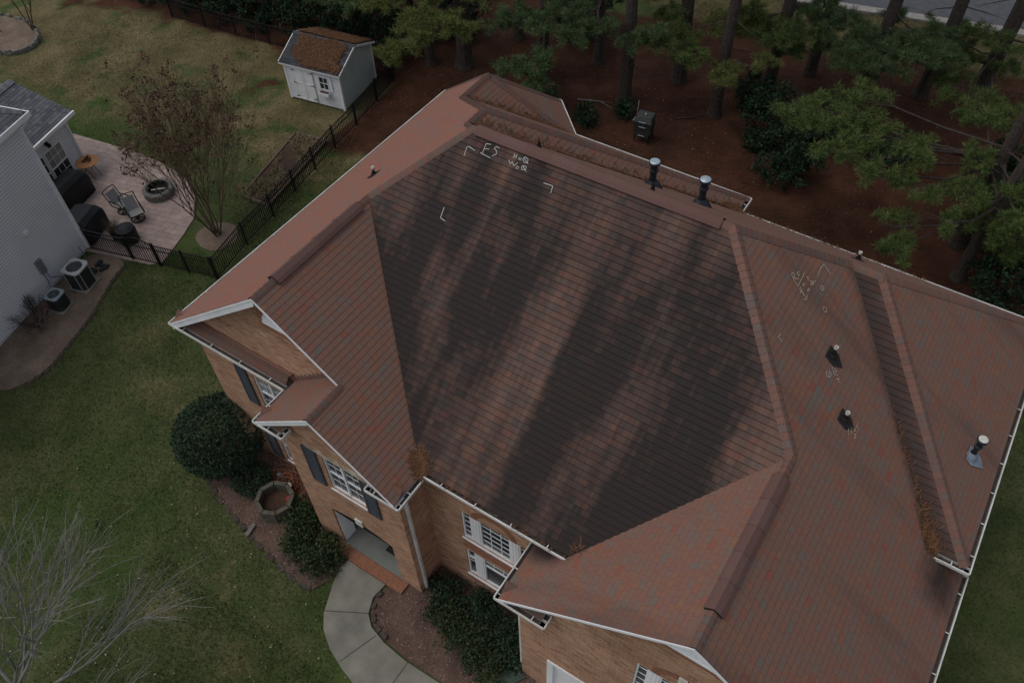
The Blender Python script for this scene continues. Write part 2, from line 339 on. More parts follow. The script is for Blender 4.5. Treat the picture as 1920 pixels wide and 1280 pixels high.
M_HOLLY = foliage('holly_leaves', (.007, .016, .010), (.017, .036, .019), (.045, .075, .040), 3)
M_SHRUB = foliage('shrub_leaves', (.008, .017, .007), (.024, .042, .016), (.066, .088, .036), 3)
M_WOODY = foliage('woodland_leaves', (.005, .013, .007), (.012, .030, .014), (.032, .062, .028), 1.5)
M_SEED = foliage('dry_seed_heads', (.034, .018, .013), (.075, .038, .027), (.14, .075, .050), 5)
M_DRY = foliage('dry_stems', (.05, .038, .022), (.115, .092, .050), (.20, .16, .09), 4)
M_GRASS = foliage('grass_blades', (.034, .055, .017), (.070, .091, .033), (.115, .121, .054), .6, .25)
M_LITTER = foliage('fallen_leaf', (.10, .06, .035), (.20, .14, .09), (.36, .29, .21), 9)
M_ROAD = simple('asphalt', (.115, .12, .13), (.075, .08, .088), 3, .9, .006)
M_TIMBER = simple('timber_edge', (.16, .125, .09), (.08, .06, .045), 6, .9)
M_ORANGE = simple('orange_table', (.46, .215, .085), (.34, .15, .06), 6, .6)
M_CORD = simple('orange_cord', (.30, .11, .055), (.20, .075, .04), 8, .6)
M_GREY = simple('grey_metal', (.20, .22, .24), (.14, .155, .17), 6, .5)
M_ACW = simple('ac_top_beige', (.50, .51, .50), (.40, .41, .40), 5, .5)
M_ACD = simple('ac_coil_dark', (.035, .040, .042), (.02, .023, .025), 30, .6)
M_SLING = simple('sling_fabric', (.30, .30, .305), (.22, .22, .225), 20, .7)
M_GREENP = simple('green_plastic', (.055, .085, .065), None, 5, .6)
M_SMOKER = simple('smoker_metal', (.060, .062, .060), (.035, .036, .034), 8, .45, 0, .3)
M_RED = simple('red_plastic', (.35, .03, .03), None, 5, .5)

# ---------------------------------------------------------------- ground sheet
def ss(a, b, x):
    t = np.clip((x-a)/(b-a), 0, 1); return t*t*(3-2*t)
def vnoise(x, y, s, seed):
    r = np.random.default_rng(seed); G = r.random((64, 64))
    X = (x/s) % 64; Y = (y/s) % 64; i = X.astype(int); j = Y.astype(int); fx = X-i; fy = Y-j
    fx = fx*fx*(3-2*fx); fy = fy*fy*(3-2*fy); i2 = (i+1) % 64; j2 = (j+1) % 64
    return (G[i, j]*(1-fx)+G[i2, j]*fx)*(1-fy)+(G[i, j2]*(1-fx)+G[i2, j2]*fx)*fy
def fbm(x, y, s, seed):
    return .55*vnoise(x, y, s, seed)+.28*vnoise(x, y, s*.45, seed+1)+.17*vnoise(x, y, s*.2, seed+2)
PATCHES = [(-1.1, -1.8, .35), (-.7, -2.3, .4), (.0, -2.6, .4), (.7, -2.8, .45), (1.2, -3.2, .3), (1.9, -3.3, .35), (3.0, -3.2, .4), (3.5, -3.4, .35), (4.4, -3.2, .3), (4.5, -2.6, .35), (.6, -3.6, .3), (-3.0, .2, .8), (-2.4, -3.4, .5), (2.2, -4.6, .5), (5.0, -4.4, .6), (-5.4, 1.6, .7), (-3.6, -5.0, .6)]
def zones(x, y):
    n = fbm(x, y, 2.6, 3)-.5; n2 = fbm(x, y, 1.1, 8)-.5
    # pine straw: the woods behind both yards
    edge = np.where(x < -7.8, 17.6+.08*(x+12), np.where(x < 0, 13.6+.10*(x+7.8), 14.4))
    straw = ss(-1.2, 1.2, y-edge+2.6*n+1.2*n2)
    straw *= 1-ss(29.8, 32.0, y+2.4*n-.22*(x-5))
    straw = np.where((x > 19.4) & (y < 14), 0, straw)
    drift = ss(.16, .30, n2+.35*n)*ss(12.2, 15.5, y)*(x < -8.5)*.75
    straw = np.maximum(straw, drift)
    tan = ss(8.6, 11.5, y+2.5*n-.12*(x+12))*(x < -5.5)*(.80-.9*ss(.05, .3, n2+.4*n))
    tan = np.maximum(tan, ss(29.8, 31.5, y)*.95)
    pp = np.zeros_like(x)
    for px, py, pr in PATCHES: pp = np.maximum(pp, np.exp(-((x-px)**2+(y-py)**2)/(2*pr*pr)))
    q = ss(.45, 1.0, pp+2.2*n2)
    tan = np.maximum(tan, q*.50)
    lush = ss(.02, .22, n)*.9+np.exp(-((x+16.5)**2/14+(y-9.6)**2/3))
    return straw, np.clip(tan, 0, 1), np.clip(lush, 0, 1)
xs = np.concatenate([[-700, -300, -140, -80, -55], np.arange(-42, 32.01, .3), [40, 60, 110, 260, 700]])
ys = np.concatenate([[-700, -250, -90, -45, -22], np.arange(-14, 44.01, .3), [52, 70, 120, 260, 700]])
GX, GY = np.meshgrid(xs, ys, indexing='ij'); gz = (fbm(GX, GY, 3.0, 21)-.5)*.05
gz = np.where((GX > -9) & (GX < 21) & (GY > -4) & (GY < 14), gz*.3-.012, gz-.025)
gV = np.stack([GX.ravel(), GY.ravel(), gz.ravel()], 1); nx, ny = len(xs), len(ys)
ii, jj = np.meshgrid(np.arange(nx-1), np.arange(ny-1), indexing='ij'); k = (ii*ny+jj).ravel()
gF = np.stack([k, k+ny, k+ny+1, k+1], 1)
mg, N, L, B = nt('ground_cover')
at = N.new('ShaderNodeAttribute'); at.attribute_name = 'zone'; sp = N.new('ShaderNodeSeparateColor'); L.new(at.outputs['Color'], sp.inputs[0])
P = N.new('ShaderNodeNewGeometry').outputs['Position']
f1 = noise(N, L, P, 9, 6, .75); f2 = noise(N, L, P, .55, 5, .62); f3 = noise(N, L, P, 34, 4, .8)
gs = math_(N, L, 'ADD', math_(N, L, 'MULTIPLY', f1, .45), math_(N, L, 'MULTIPLY', f2, .55))
grass = ramp(N, L, gs, [(.36, (.032, .051, .017)), (.5, (.070, .088, .033)), (.62, (.118, .120, .055))])
grass = mixc(N, L, math_(N, L, 'MULTIPLY', sp.outputs[2], .55), grass, (.045, .085, .018))
tanc = ramp(N, L, gs, [(.36, (.060, .058, .026)), (.5, (.125, .106, .050)), (.64, (.205, .165, .090))])
strc = ramp(N, L, math_(N, L, 'ADD', math_(N, L, 'MULTIPLY', f3, .5), math_(N, L, 'MULTIPLY', f2, .5)), [(.34, (.032, .015, .010)), (.5, (.072, .032, .020)), (.66, (.130, .062, .040))])
def thr(v, nz, a, b):
    return ramp(N, L, math_(N, L, 'ADD', v, math_(N, L, 'MULTIPLY', math_(N, L, 'SUBTRACT', nz, .5), .7)), [(a, (0, 0, 0)), (b, (1, 1, 1))])
col = mixc(N, L, thr(sp.outputs[1], f1, .3, .75), grass, tanc)
strc = mixc(N, L, .6, strc, ramp(N, L, noise(N, L, P, .35, 5, .65), [(.38, (.45, .5, .5)), (.62, (1.25, 1.15, 1.1))]), 'MULTIPLY')
col = mixc(N, L, thr(sp.outputs[0], f1, .35, .7), col, strc)
col = mixc(N, L, .35, col, ramp(N, L, f3, [(.3, (.6, .6, .6)), (.7, (1.3, 1.3, 1.3))]), 'MULTIPLY')
L.new(col, B.inputs['Base Color']); B.inputs['Roughness'].default_value = 1; B.inputs['Specular IOR Level'].default_value = .1
bump(N, L, B, f1, .06, .6)
ground = np_mesh('ground', gV, gF, mg); tag(ground, kind='structure')
za, zb, zc = zones(gV[:, 0], gV[:, 1])
ca = ground.data.color_attributes.new('zone', 'FLOAT_COLOR', 'POINT')
ca.data.foreach_set('color', np.stack([za, zb, zc, np.ones_like(za)], 1).astype(np.float32).ravel())

# ---------------------------------------------------------------- the brick house: roof planes
ZE, PF, PS = 5.6, .809, .80
YB, XR, X1, X0E, XG, D = 11.974, 18.371, 8.420, 4.061, 11.076, .656
YLG, YEN, YGA = .285, -.78, -1.068          # front edges of left gable, entry gable, garage gable
YB0, BW, YB2, W3, YC, WL = 4.255, .682, 12.675, 5.189, 11.423, 10.904
E0 = .111
zF = lambda y: ZE+PF*y
A = (6.054, 5.987, 10.443); R1 = (12.317, 5.987, 10.443)
zl = ZE+PS*X1/2; Bp = (X1/2, (zl-ZE)/PF, zl); GP = (X1/2, YLG, zl)
xe = (X1+X0E)/2; ze = ZE+PS*(X1-X0E)/2; GE = (xe, YLG, ze); EP = (xe, YEN, ze)
zg = ZE-D; xgr = XR+D/PS; xm = (xgr+XG)/2; zgr = zg+PS*(xgr-XG)/2
GaP = (xm, YGA, zgr); Hh = (xm, (zgr-ZE)/PF, zgr)
hb = (YB-YB0)/2; zb_ = ZE+PF*hb; Pb = (XR-PF*hb/PS, YB0+hb, zb_); Qb = (Pb[0]+BW, Pb[1], zb_)
zL = ZE+PS*WL/2; A2 = (WL/2, YB2-(zL-ZE)/PF, zL); S1 = (WL/2, YB-(zL-ZE)/PF, zL)
zc3 = ZE+PS*W3/2; P2 = (W3/2, A2[1]+(zL-zc3)/PF, zc3); Cp = (W3/2, YC, zc3)
OB = 1.0745
E1 = (4.874, 12.364, 5.851); E2 = (5.004, YB2, ZE)
BKr, BKl, LBk = (W3/2+OB, YC+W3/2, ZE), (W3/2-OB, YC+W3/2, ZE), (0, YC+OB, ZE)
ym = E0/PF; V1e = (X1-E0/PS, ym, ZE+E0); V2e = (XG+(E0+D)/PS, ym, ZE+E0)
house = empty('brick_house', (0, 0, 0), 'large two-storey brick house with rust red shingle roof and chalk marks', 'house')
INS = .10
def slope(mb, poly, n, z0, pitch, umode, mi=0, bi=1, cols=0, st=.006, ax=0):
    """shingle courses as overlapping tilted strips clipped to the polygon"""
    n = Vector(n).normalized(); sl = math.sin(math.atan(pitch)); e = .143
    tris = tessellate_polygon([[Vector(p) for p in poly]])
    for t in tris:
        T = [Vector(poly[i]) for i in t]
        if (T[1]-T[0]).cross(T[2]-T[0]).dot(n) < 0: T.reverse()
        s = [(p.z-z0)/sl for p in T]; r0 = math.floor(min(s)/e+1e-6); r1 = math.ceil(max(s)/e-1e-6)
        for r in range(r0, r1):
            P = list(T)
            for lim, sg in ((r*e, 1), ((r+1)*e, -1)):
                Q = []
                for i in range(len(P)):
                    a, b = P[i], P[(i+1) % len(P)]
                    da, db = ((a.z-z0)/sl-lim)*sg, ((b.z-z0)/sl-lim)*sg
                    if da >= -1e-9: Q.append(a)
                    if (da > 1e-9 and db < -1e-9) or (da < -1e-9 and db > 1e-9): Q.append(a+(b-a)*(da/(da-db)))
                P = Q
                if len(P) < 3: break
            if len(P) < 3: continue
            if cols:
                xa = min(p[ax] for p in P); xb = max(p[ax] for p in P)
                pieces = []
                for c in range(math.floor(xa/cols), math.ceil(xb/cols)):
                    W_ = list(P)
                    for lim, sg in ((c*cols, 1), ((c+1)*cols, -1)):
                        Q = []
                        for i in range(len(W_)):
                            a, b = W_[i], W_[(i+1) % len(W_)]; da, db = (a[ax]-lim)*sg, (b[ax]-lim)*sg
                            if da >= -1e-9: Q.append(a)
                            if (da > 1e-9 and db < -1e-9) or (da < -1e-9 and db > 1e-9): Q.append(a+(b-a)*(da/(da-db)))
                        W_ = Q
                        if len(W_) < 3: break
                    if len(W_) >= 3: pieces.append(W_)
            else: pieces = [P]
            for P in pieces: strip_piece(mb, P, n, z0, sl, r, e, umode, mi, bi, st)
def strip_piece(mb, P, n, z0, sl, r, e, umode, mi, bi, st):
            fr = [min(max(((p.z-z0)/sl-r*e)/e, 0), 1) for p in P]
            up = [p+n*(st*(1-f)+.001) for p, f in zip(P, fr)]
            uv = [((p.x if umode == 'x' else p.y if umode == 'y' else p.x*.707+p.y*.707), (p.z-z0)/sl) for p in P]
            mb.face(up, mi, uv)
            for i in range(len(P)):
                j = (i+1) % len(P)
                if fr[i] < 1e-4 and fr[j] < 1e-4 and (P[i]-P[j]).length > .005:
                    mb.face([P[i]-n*.004, P[j]-n*.004, up[j], up[i]], bi)
def insx(p, x): return (x, p[1], p[2])
nL, nR, nF, nB = (-PS, 0, 1), (PS, 0, 1), (0, -PF, 1), (0, PF, 1)
def pL(x, y): return (x, y, ZE+PS*x)
def slope_part(polys, label=None, mats=None, **kw):
    mb = MB()
    for a in polys: slope(mb, *a, **kw)
    o = mb.build('roof_slope', mats or [M_SH, M_BUTT], house)
    if label: o['label'] = label
    return o
i_ = INS
# left slope (gable + main + rear wing + bay)
slope_part([([pL(i_, YLG), (GP[0], YLG, zl), Bp, A, S1, A2, P2, Cp, (LBk[0]+i_*.9, LBk[1]-.06, ZE+PS*i_)], nL, ZE, PS, 'y')], None, [M_SHL, M_BUTT], st=.013)
# main stained front slope
slope_part([([A, V1e and Bp, (V1e[0], ym+.08, zF(ym+.08)), (V2e[0]+.1, ym+.08, zF(ym+.08)), Hh, R1], nF, ZE, PF, 'x')],
           'main front slope streaked black with algae', [M_SHD, M_BUTT], cols=.25, st=.014)
def stain_shade_attr(name, fn):
    me = bpy.data.objects[name].data; co = np.empty(len(me.vertices)*3, np.float32); me.vertices.foreach_get('co', co); co = co.reshape(-1, 3)
    me.attributes.new('algae', 'FLOAT', 'POINT').data.foreach_set('value', fn(co[:, 0], co[:, 1]).astype(np.float32))  # holds algae, and painted eave shade on two slopes
def front_stain(x, y):
    fx = np.clip((x-4)/.25, 0, ALGAE.shape[1]-1.001); fy = np.clip(y/.5, 0, ALGAE.shape[0]-1.001); i, j = fx.astype(int), fy.astype(int); fx = fx-i; fy = fy-j
    al = (ALGAE[j, i]*(1-fx)+ALGAE[j, i+1]*fx)*(1-fy)+(ALGAE[j+1, i]*(1-fx)+ALGAE[j+1, i+1]*fx)*fy
    dv = np.maximum(0, x-(X1-y*PF/PS)); return np.maximum(al*1.06+.09, 1.15*np.exp(-(dv/.42)**2)*ss(4.6, 3.4, y))
def ss(a, b, x): t = np.clip((x-a)/(b-a), 0, 1); return t*t*(3-2*t)
stain_shade_attr('roof_slope.001', front_stain)
# right slope of left and entry gables
X1r = X1-i_
slope_part([([Bp, GP, GE, EP, (X1r, YEN, ZE+PS*i_), (X1r, ym, ZE+PS*i_), (V1e[0], ym+.08, ZE+PS*(X1-V1e[0]))], nR, ZE, PS, 'y')])
# entry gable left slope
slope_part([([EP, (xe, YLG+.35, ze), (X0E+i_, YLG+.35, ZE+PS*i_), (X0E+i_, YEN, ZE+PS*i_)], nL, ZE, PS, 'y')])
# garage left slope (zg base)
XGi = XG+i_
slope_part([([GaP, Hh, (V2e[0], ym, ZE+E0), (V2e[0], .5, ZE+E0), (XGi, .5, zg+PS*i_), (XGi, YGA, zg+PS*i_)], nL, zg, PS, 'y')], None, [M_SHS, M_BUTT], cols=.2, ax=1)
stain_shade_attr('roof_slope.004', lambda x, y: 1.0*np.exp(-((x-11.6)/.55)**2-((y-.35)/.42)**2))  # paints shade below the main gutter end together with stain
# long right slope: main hip end and garage
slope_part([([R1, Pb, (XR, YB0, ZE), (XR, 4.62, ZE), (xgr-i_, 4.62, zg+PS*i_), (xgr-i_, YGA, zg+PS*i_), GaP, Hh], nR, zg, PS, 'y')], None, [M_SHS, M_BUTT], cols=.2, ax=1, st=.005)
stain_shade_attr('roof_slope.005', lambda x, y: np.maximum(.74*np.exp(-((x-18.65)/.55)**2-((y-3.95)/.75)**2), .42*np.exp(-((XR-(y-YB0)*PF/PS-x)/.30)**2)*(y > YB0)))  # blob paints bump eave shade along with algae; valley band is stain
# right bump
slope_part([([Pb, Qb, (XR+BW-i_*.9, YB0+i_, ZE+PF*i_), (XR-i_*PF/PS-.03, YB0+i_, ZE+PF*i_)], nF, ZE, PF, 'x')], 'narrow dark stained front slope beside the right valley', [M_SHV, M_BUTT])
slope_part([([Qb, (XR+BW-i_, YB-i_, ZE+PS*i_), (XR+BW-i_, YB0+i_, ZE+PS*i_)], nR, ZE, PS, 'y')], None, [M_SHS, M_BUTT])
# rear slopes
slope_part([([A, S1, (WL-.1, YB-i_, ZE+PF*i_), (XR+BW-i_, YB-i_, ZE+PF*i_), Qb, Pb, R1], nB, ZE, PF, 'x')])
slope_part([([S1, A2, (WL-i_, YB2-i_, ZE+PS*i_), (WL-i_, YB, ZE+PS*i_)], nR, ZE, PS, 'y')])
slope_part([([A2, (WL-i_, YB2-i_, ZE+PF*i_), (E2[0], YB2-i_, ZE+PF*i_), E1, P2], nB, ZE, PF, 'x')])
slope_part([([P2, Cp, E1], nR, ZE, PS, 'y')])
nd = Vector((1, 1, 0)).normalized(); slope_part([([Cp, BKr, E2, E1], (nd.x*PS, nd.y*PS, 1), ZE, PS, 'd')])
slope_part([([Cp, BKl, BKr], (0, PS, 1), ZE, PS, 'x')]); slope_part([([Cp, LBk, BKl], (-nd.x*PS, nd.y*PS, 1), ZE, PS, 'd')])

# ridge and hip caps: folded, overlapping cap shingles
def caps(a, b, na, nb, hw=.135, lift=.018, step=.15, arch=.018, skirt=.03):
    a, b = Vector(a), Vector(b); d = (b-a); Ln = d.length; d.normalize()
    def wing(n):
        n = Vector(n).normalized(); t = d.cross(n); t.normalize()
        return t if t.z < 0 else -t, n
    (ta, n1), (tb, n2) = wing(na), wing(nb)
    if (ta-tb).length < .1: tb = -tb
    up = (n1+n2).normalized(); mb = MB(); k = max(1, int(Ln/step))
    for i in range(k):
        s0, s1 = i*Ln/k, (i+1)*Ln/k+.03
        pass
        def row(s, li):
            c = a+d*s
            return [c+ta*hw+n1*(li-.012), c+ta*hw*.45+n1*(li+.006), c+up*(li+arch), c+tb*hw*.45+n2*(li+.006), c+tb*hw+n2*(li-.012)]
        r0, r1 = row(s0, lift+.012), row(s1, lift)
        idx = len(mb.v); mb.v.extend([tuple(p) for p in r0+r1])
        for q in range(4):
            mb.f.append((idx+q, idx+q+1, idx+6+q, idx+5+q)); mb.m.append(0); mb.uv.append([(0, 0), (1, 0), (1, 1), (0, 1)])
        low = [r0[0]-n1*skirt, r0[4]-n2*skirt]
        mb.face([r0[0], r1[0], r1[0]-n1*skirt, low[0]], 1); mb.face([r0[4], low[1], r1[4]-n2*skirt, r1[4]], 1)
        if i == 0: mb.face([r0[0], r0[1], r0[2], r0[3], r0[4], a-up*.03], 1)
    return mb
M_VENT = cap_mat('vent_shingle', [(.2, (.128, .064, .053)), (.8, (.138, .076, .064))])
def cap_part(name, a, b, na, nb, **kw):
    o = caps(a, b, na, nb, **kw).build(name, [M_VENT if name == 'ridge_vent' else M_CAP, M_BUTT], house)
    return o
for a, b, n1, n2 in ((A, R1, nF, nB), (GP, Bp, nL, nR), (Bp, A, nL, nF), (S1, A2, nL, nR), (A2, (WL-.08, YB2-.08, ZE+.06), nR, nB), (A2, P2, nL, nB), (P2, Cp, nL, nR),
                     (Cp, E1, nR, (nd.x*PS, nd.y*PS, 1)), (Cp, (BKr[0]-.02, BKr[1]-.05, ZE+.03), (nd.x*PS, nd.y*PS, 1), (0, PS, 1)), (Cp, (LBk[0]+.1, LBk[1]-.04, ZE+.07), nL, (-nd.x*PS, nd.y*PS, 1)),
                     ((Hh[0], Hh[1], Hh[2]), R1, nF, nR), (GaP, Hh, nL, nR), (R1, Pb, nR, nB), (Pb, Qb, nF, nB), ((XR+BW-.1, YB0+.1, ZE+.08), Qb, nF, nR), ((XR+BW-.1, YB-.1, ZE+.08), Qb, nB, nR),
                     (EP, (GE[0], YLG+.02, ze), nL, nR), (A, S1, nL, nB)):
    cap_part('ridge_cap', a, b, n1, n2)
for a, b, n1, n2 in (((6.2, 5.987, 10.443), (12.05, 5.987, 10.443), nF, nB), ((GP[0], .95, zl), (GP[0], 3.75, zl), nL, nR), ((xm, -.35, zgr), (xm, 2.65, zgr), nL, nR)):
    cap_part('ridge_vent', a, b, n1, n2, hw=.17, lift=.075, step=.60, arch=.015, skirt=.075)

# ---------------------------------------------------------------- gutters (white lip, trough dark with dirt and painted shade, straps)
def gutter(pts, ins, gap=.85, closed_ends=True):
    """pts: outer lip line at roof edge; ins: inward direction per segment"""
    mb = MB(); wd, dp, t = .125, .07, .008
    for (a, b), n in zip(zip(pts[:-1], pts[1:]), ins):
        a, b = Vector(a), Vector(b); n = Vector((n[0], n[1], 0)); d = (b-a); Ln = d.length; d.normalize()
        def q(p0, p1, o0, o1, z0, z1, mi):
            mb.face([p0+n*o0+Vector((0, 0, z0)), p1+n*o0+Vector((0, 0, z0)), p1+n*o1+Vector((0, 0, z1)), p0+n*o1+Vector((0, 0, z1))], mi)
        q(a, b, -.02, -.02, -dp, .012, 0); q(a, b, -.02, t, .012, .012, 0); q(a, b, t, t, .012, -.06, 0)
        q(a, b, t, wd, -.062, -.062, 1); q(a, b, wd, wd, -.10, .03, 0); q(a, b, -.02, wd, -dp, -dp, 0)
        q(a, b, wd+.002, wd+.002, -.17, -.10, 0)
        for e in (a, b):
            mb.face([e+n*-.02+Vector((0, 0, -dp)), e+n*wd+Vector((0, 0, -dp)), e+n*wd+Vector((0, 0, .012)), e+n*-.02+Vector((0, 0, .012))], 0)
        k = max(1, int(Ln/gap))
        for i in range(k):
            c = a+d*(Ln*(i+.5)/k); M = Matrix((d, n, Vector((0, 0, 1)))).transposed().to_4x4(); M.translation = c
            mb.box(-.012, .012, .0, wd, .004, .012, 0, M)
    return mb.build('gutter', [M_GUT, M_TROUGH], house)
GZ = .023
def g_(x, y, z=ZE+GZ): return (x, y, z)
gutter([g_(0, YLG), g_(0, LBk[1])], [(1, 0)])
gutter([LBk[:2]+(ZE+GZ,), BKl[:2]+(ZE+GZ,), BKr[:2]+(ZE+GZ,), E2[:2]+(ZE+GZ,)], [(.707, -.707), (0, -1), (-.707, -.707)])
gutter([g_(WL, YB2), g_(E2[0], YB2)], [(0, -1)]); gutter([g_(WL, YB), g_(WL, YB2)], [(-1, 0)])
gutter([g_(XR+BW, YB), g_(WL, YB)], [(0, -1)]); gutter([g_(XR+BW, YB0), g_(XR+BW, YB)], [(-1, 0)]); gutter([g_(XR-.04, YB0), g_(XR+BW, YB0)], [(0, 1)])
gutter([g_(xgr, YGA, zg+GZ), g_(xgr, 4.62, zg+GZ)], [(-1, 0)])
gutter([(X1+.02, ym, ZE+E0+GZ), (V2e[0]+.03, ym, ZE+E0+GZ)], [(0, 1)])
gutter([g_(0, YLG), g_(X0E, YLG)], [(0, 1)]); gutter([g_(X0E, YEN), g_(X0E, YLG)], [(1, 0)])
gutter([g_(X0E, YEN), g_(X0E+.93, YEN)], [(0, 1)], .3); gutter([g_(X0E+.93, YEN), g_(X0E+.93, YEN+.30)], [(-1, 0)], .3)
gutter([g_(X1-.95, YEN), g_(X1, YEN)], [(0, 1)], .4); gutter([g_(X1-.95, YEN), g_(X1-.95, YEN+.30)], [(1, 0)], .3)
gutter([g_(X1, YEN), g_(X1, ym-.02)], [(-1, 0)], .5)
gutter([g_(XG, YGA, zg+GZ), g_(XG, .5, zg+GZ)], [(1, 0)]); gutter([g_(XG, YGA, zg+GZ), g_(XG+1.22, YGA, zg+GZ)], [(0, 1)], .5)
gutter([g_(XG+1.22, YGA, zg+GZ), g_(XG+1.22, YGA+.30, zg+GZ)], [(-1, 0)], .3)
# pent roofs over the gable returns
mb = MB()
PY = YLG+.35
slope(mb, [(0.1, YLG+.1, ZE+.06), (X0E-.02, YLG+.1, ZE+.06), (X0E-.02, PY, ZE+.30), (.1, PY, ZE+.30)], (0, -.96, 1), ZE, .96, 'x')
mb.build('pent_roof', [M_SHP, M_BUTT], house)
for x0, x1, y0, z0 in ((X0E+.10, X0E+.83, YEN, ZE), (X1-.85, X1-.1, YEN, ZE), (XG+.1, XG+1.10, YGA, zg)):
    mb = MB(); slope(mb, [(x0, y0+.1, z0+.06), (x1, y0+.1, z0+.06), (x1, y0+.36, z0+.31), (x0, y0+.36, z0+.31)], (0, -.96, 1), z0, .96, 'x')
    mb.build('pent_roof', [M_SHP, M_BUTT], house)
# flashing strip along the top of the long pent roof and stepped flashing on the entry slope
mb = MB(); mb.box(.3, X0E+.1, PY-.10, PY-.004, ZE+.32, ZE+.36)
for i in range(12):
    x = X0E+.05+i*.165; mb.box(x, x+.17, PY-.02, PY-.006, ZE+PS*(x-X0E)+.03, ZE+PS*(x-X0E)+.22)
mb.build('wall_flashing', M_CAP, house)

# rake boards and gable soffits
def rake(a, b, parent_mats=M_WHITE, dpt=.12, out=0.004, back=.34, frieze=False):
    mb = MB(); a, b = Vector(a), Vector(b); z = Vector((0, 0, 1))
    o = Vector((0, -out, 0)); k = Vector((0, back, 0))
    A0, B0, A1, B1 = a+o-z*.005, b+o-z*.005, a+o-z*dpt, b+o-z*dpt
    mb.face([A0, B0, B1, A1]); mb.face([A0, B0, B0+Vector((0, .03, 0)), A0+Vector((0, .03, 0))])
    mb.face([A1, B1, B1+k, A1+k]);
    s = Vector((0, -.013, 0)); mb.face([A0+s, B0+s, B0+s-z*.055, A0+s-z*.055]); mb.face([A0+s, B0+s, B0, A0]); mb.face([A0+s-z*.055, B0+s-z*.055, B0-z*.055, A0-z*.055])
    f = back-.02                                        # frieze board on the wall below the soffit
    if not frieze: return mb.build('rake_board', parent_mats, house)
    F0, F1 = a+Vector((0, f, -dpt+.0)), b+Vector((0, f, -dpt)); mb.face([F0, F1, F1-z*.14, F0-z*.14]); mb.face([F0-z*.14, F1-z*.14, F1-z*.14+Vector((0, .03, 0)), F0-z*.14+Vector((0, .03, 0))])
    return mb.build('rake_board', parent_mats, house)
rake((.10, YLG, ZE+.08), GP, dpt=.24, frieze=True); rake(GP, GE); rake((X0E+.1, YEN, ZE+.08), EP, dpt=.18); rake(EP, (X1-.1, YEN, ZE+.08)); rake((XG+.1, YGA, zg+.08), GaP); rake(GaP, (xgr-.1, YGA, zg+.08))
# eave soffits and fascia
mb = MB()
for x0, x1, y0, y1, z in ((.11, .42, YLG+.1, 12.4, ZE), (.11, X0E, YLG+.1, PY+.02, ZE), (X1-.42, X1-.11, YEN+.1, .5, ZE), (X1, V2e[0]+.4, ym+.11, ym+.42, ZE+E0),
                        (XG+.11, XG+.42, YGA+.1, .5, zg), (xgr-.6, xgr-.11, YGA+.1, 4.62, zg), (WL, XR+BW-.11, YB-.42, YB-.11, ZE), (XR+BW-.42, XR+BW-.11, YB0+.1, YB, ZE), (XR-.1, XR+BW, YB0+.11, YB0+.42, ZE),
                        (E2[0], WL-.1, YB2-.42, YB2-.11, ZE), (WL-.42, WL-.11, YB, YB2-.1, ZE)):
    mb.face([(x0, y0, z-.19), (x0, y1, z-.19), (x1, y1, z-.19), (x1, y0, z-.19)])
mb.build('soffit', M_SOFFIT, house)

# ---------------------------------------------------------------- brick walls with real openings
def facade(y, x0, x1, z0, z1, holes, depth=.09, top=None, name='brick_wall', mat=None):
    mb = MB(); xs_ = sorted({x0, x1, *[h[0] for h in holes], *[h[1] for h in holes]}); zs_ = sorted({z0, z1, *[h[2] for h in holes], *[h[3] for h in holes]})
    for i in range(len(xs_)-1):
        for j in range(len(zs_)-1):
            a, b, c, d = xs_[i], xs_[i+1], zs_[j], zs_[j+1]
            if any(h[0]-1e-6 <= a and b <= h[1]+1e-6 and h[2]-1e-6 <= c and d <= h[3]+1e-6 for h in holes): continue
            mb.face([(a, y, c), (b, y, c), (b, y, d), (a, y, d)])
    for h in holes:
        a, b, c, d = h[:4]; dp = h[4] if len(h) > 4 else depth
        mb.face([(a, y, c), (a, y, d), (a, y+dp, d), (a, y+dp, c)], 0, [(0, c), (0, d), (dp, d), (dp, c)]); mb.face([(b, y, c), (b, y+dp, c), (b, y+dp, d), (b, y, d)], 0, [(0, c), (dp, c), (dp, d), (0, d)])
        mb.face([(a, y, d), (b, y, d), (b, y+dp, d), (a, y+dp, d)], 0, [(a, 0), (b, 0), (b, dp), (a, dp)]); mb.face([(a, y, c), (a, y+dp, c), (b, y+dp, c), (b, y, c)], 0, [(a, 0), (a, dp), (b, dp), (b, 0)])
    if top: mb.face(top)
    return mb
def side(mb, x, y0, y1, z0, z1a, z1b=None):
    z1b = z1a if z1b is None else z1b
    mb.face([(x, y0, z0), (x, y1, z0), (x, y1, z1b), (x, y0, z1a)], 0, [(y0, z0), (y1, z0), (y1, z1b), (y0, z1a)])
OVX = .39
YW1, YW2, YW3, YW4 = PY, YEN+.35, ym+.35, YGA+.35      # left gable, entry, main, garage wall planes
zt = ZE+.20
w1 = facade(YW1, OVX, X0E+OVX, 0, zt, [(2.24, 3.36, 3.05, 4.58), (2.24, 3.36, .38, 1.90)], top=None)
w1.face([(OVX, YW1, zt), (6.3, YW1, zt), (6.3, YW1, ze-.02), (GP[0], YW1, zl-.06), (OVX, YW1, ZE+PS*OVX-.06)])
side(w1, OVX, YW1, LBk[1]-.05, 0, ZE+.25)
w1.build('brick_wall', M_BRICK, house)
w2 = facade(YW2, X0E+OVX, X1-OVX, 0, zt, [(5.72, 6.84, 3.55, 5.02), (5.30, 7.36, 0, 2.05, .45)])
w2.face([(X0E+OVX, YW2, zt), (X1-OVX, YW2, zt), (X1-OVX, YW2, ZE+PS*OVX-.06), (xe, YW2, ze-.06), (X0E+OVX, YW2, ZE+PS*OVX-.06)])
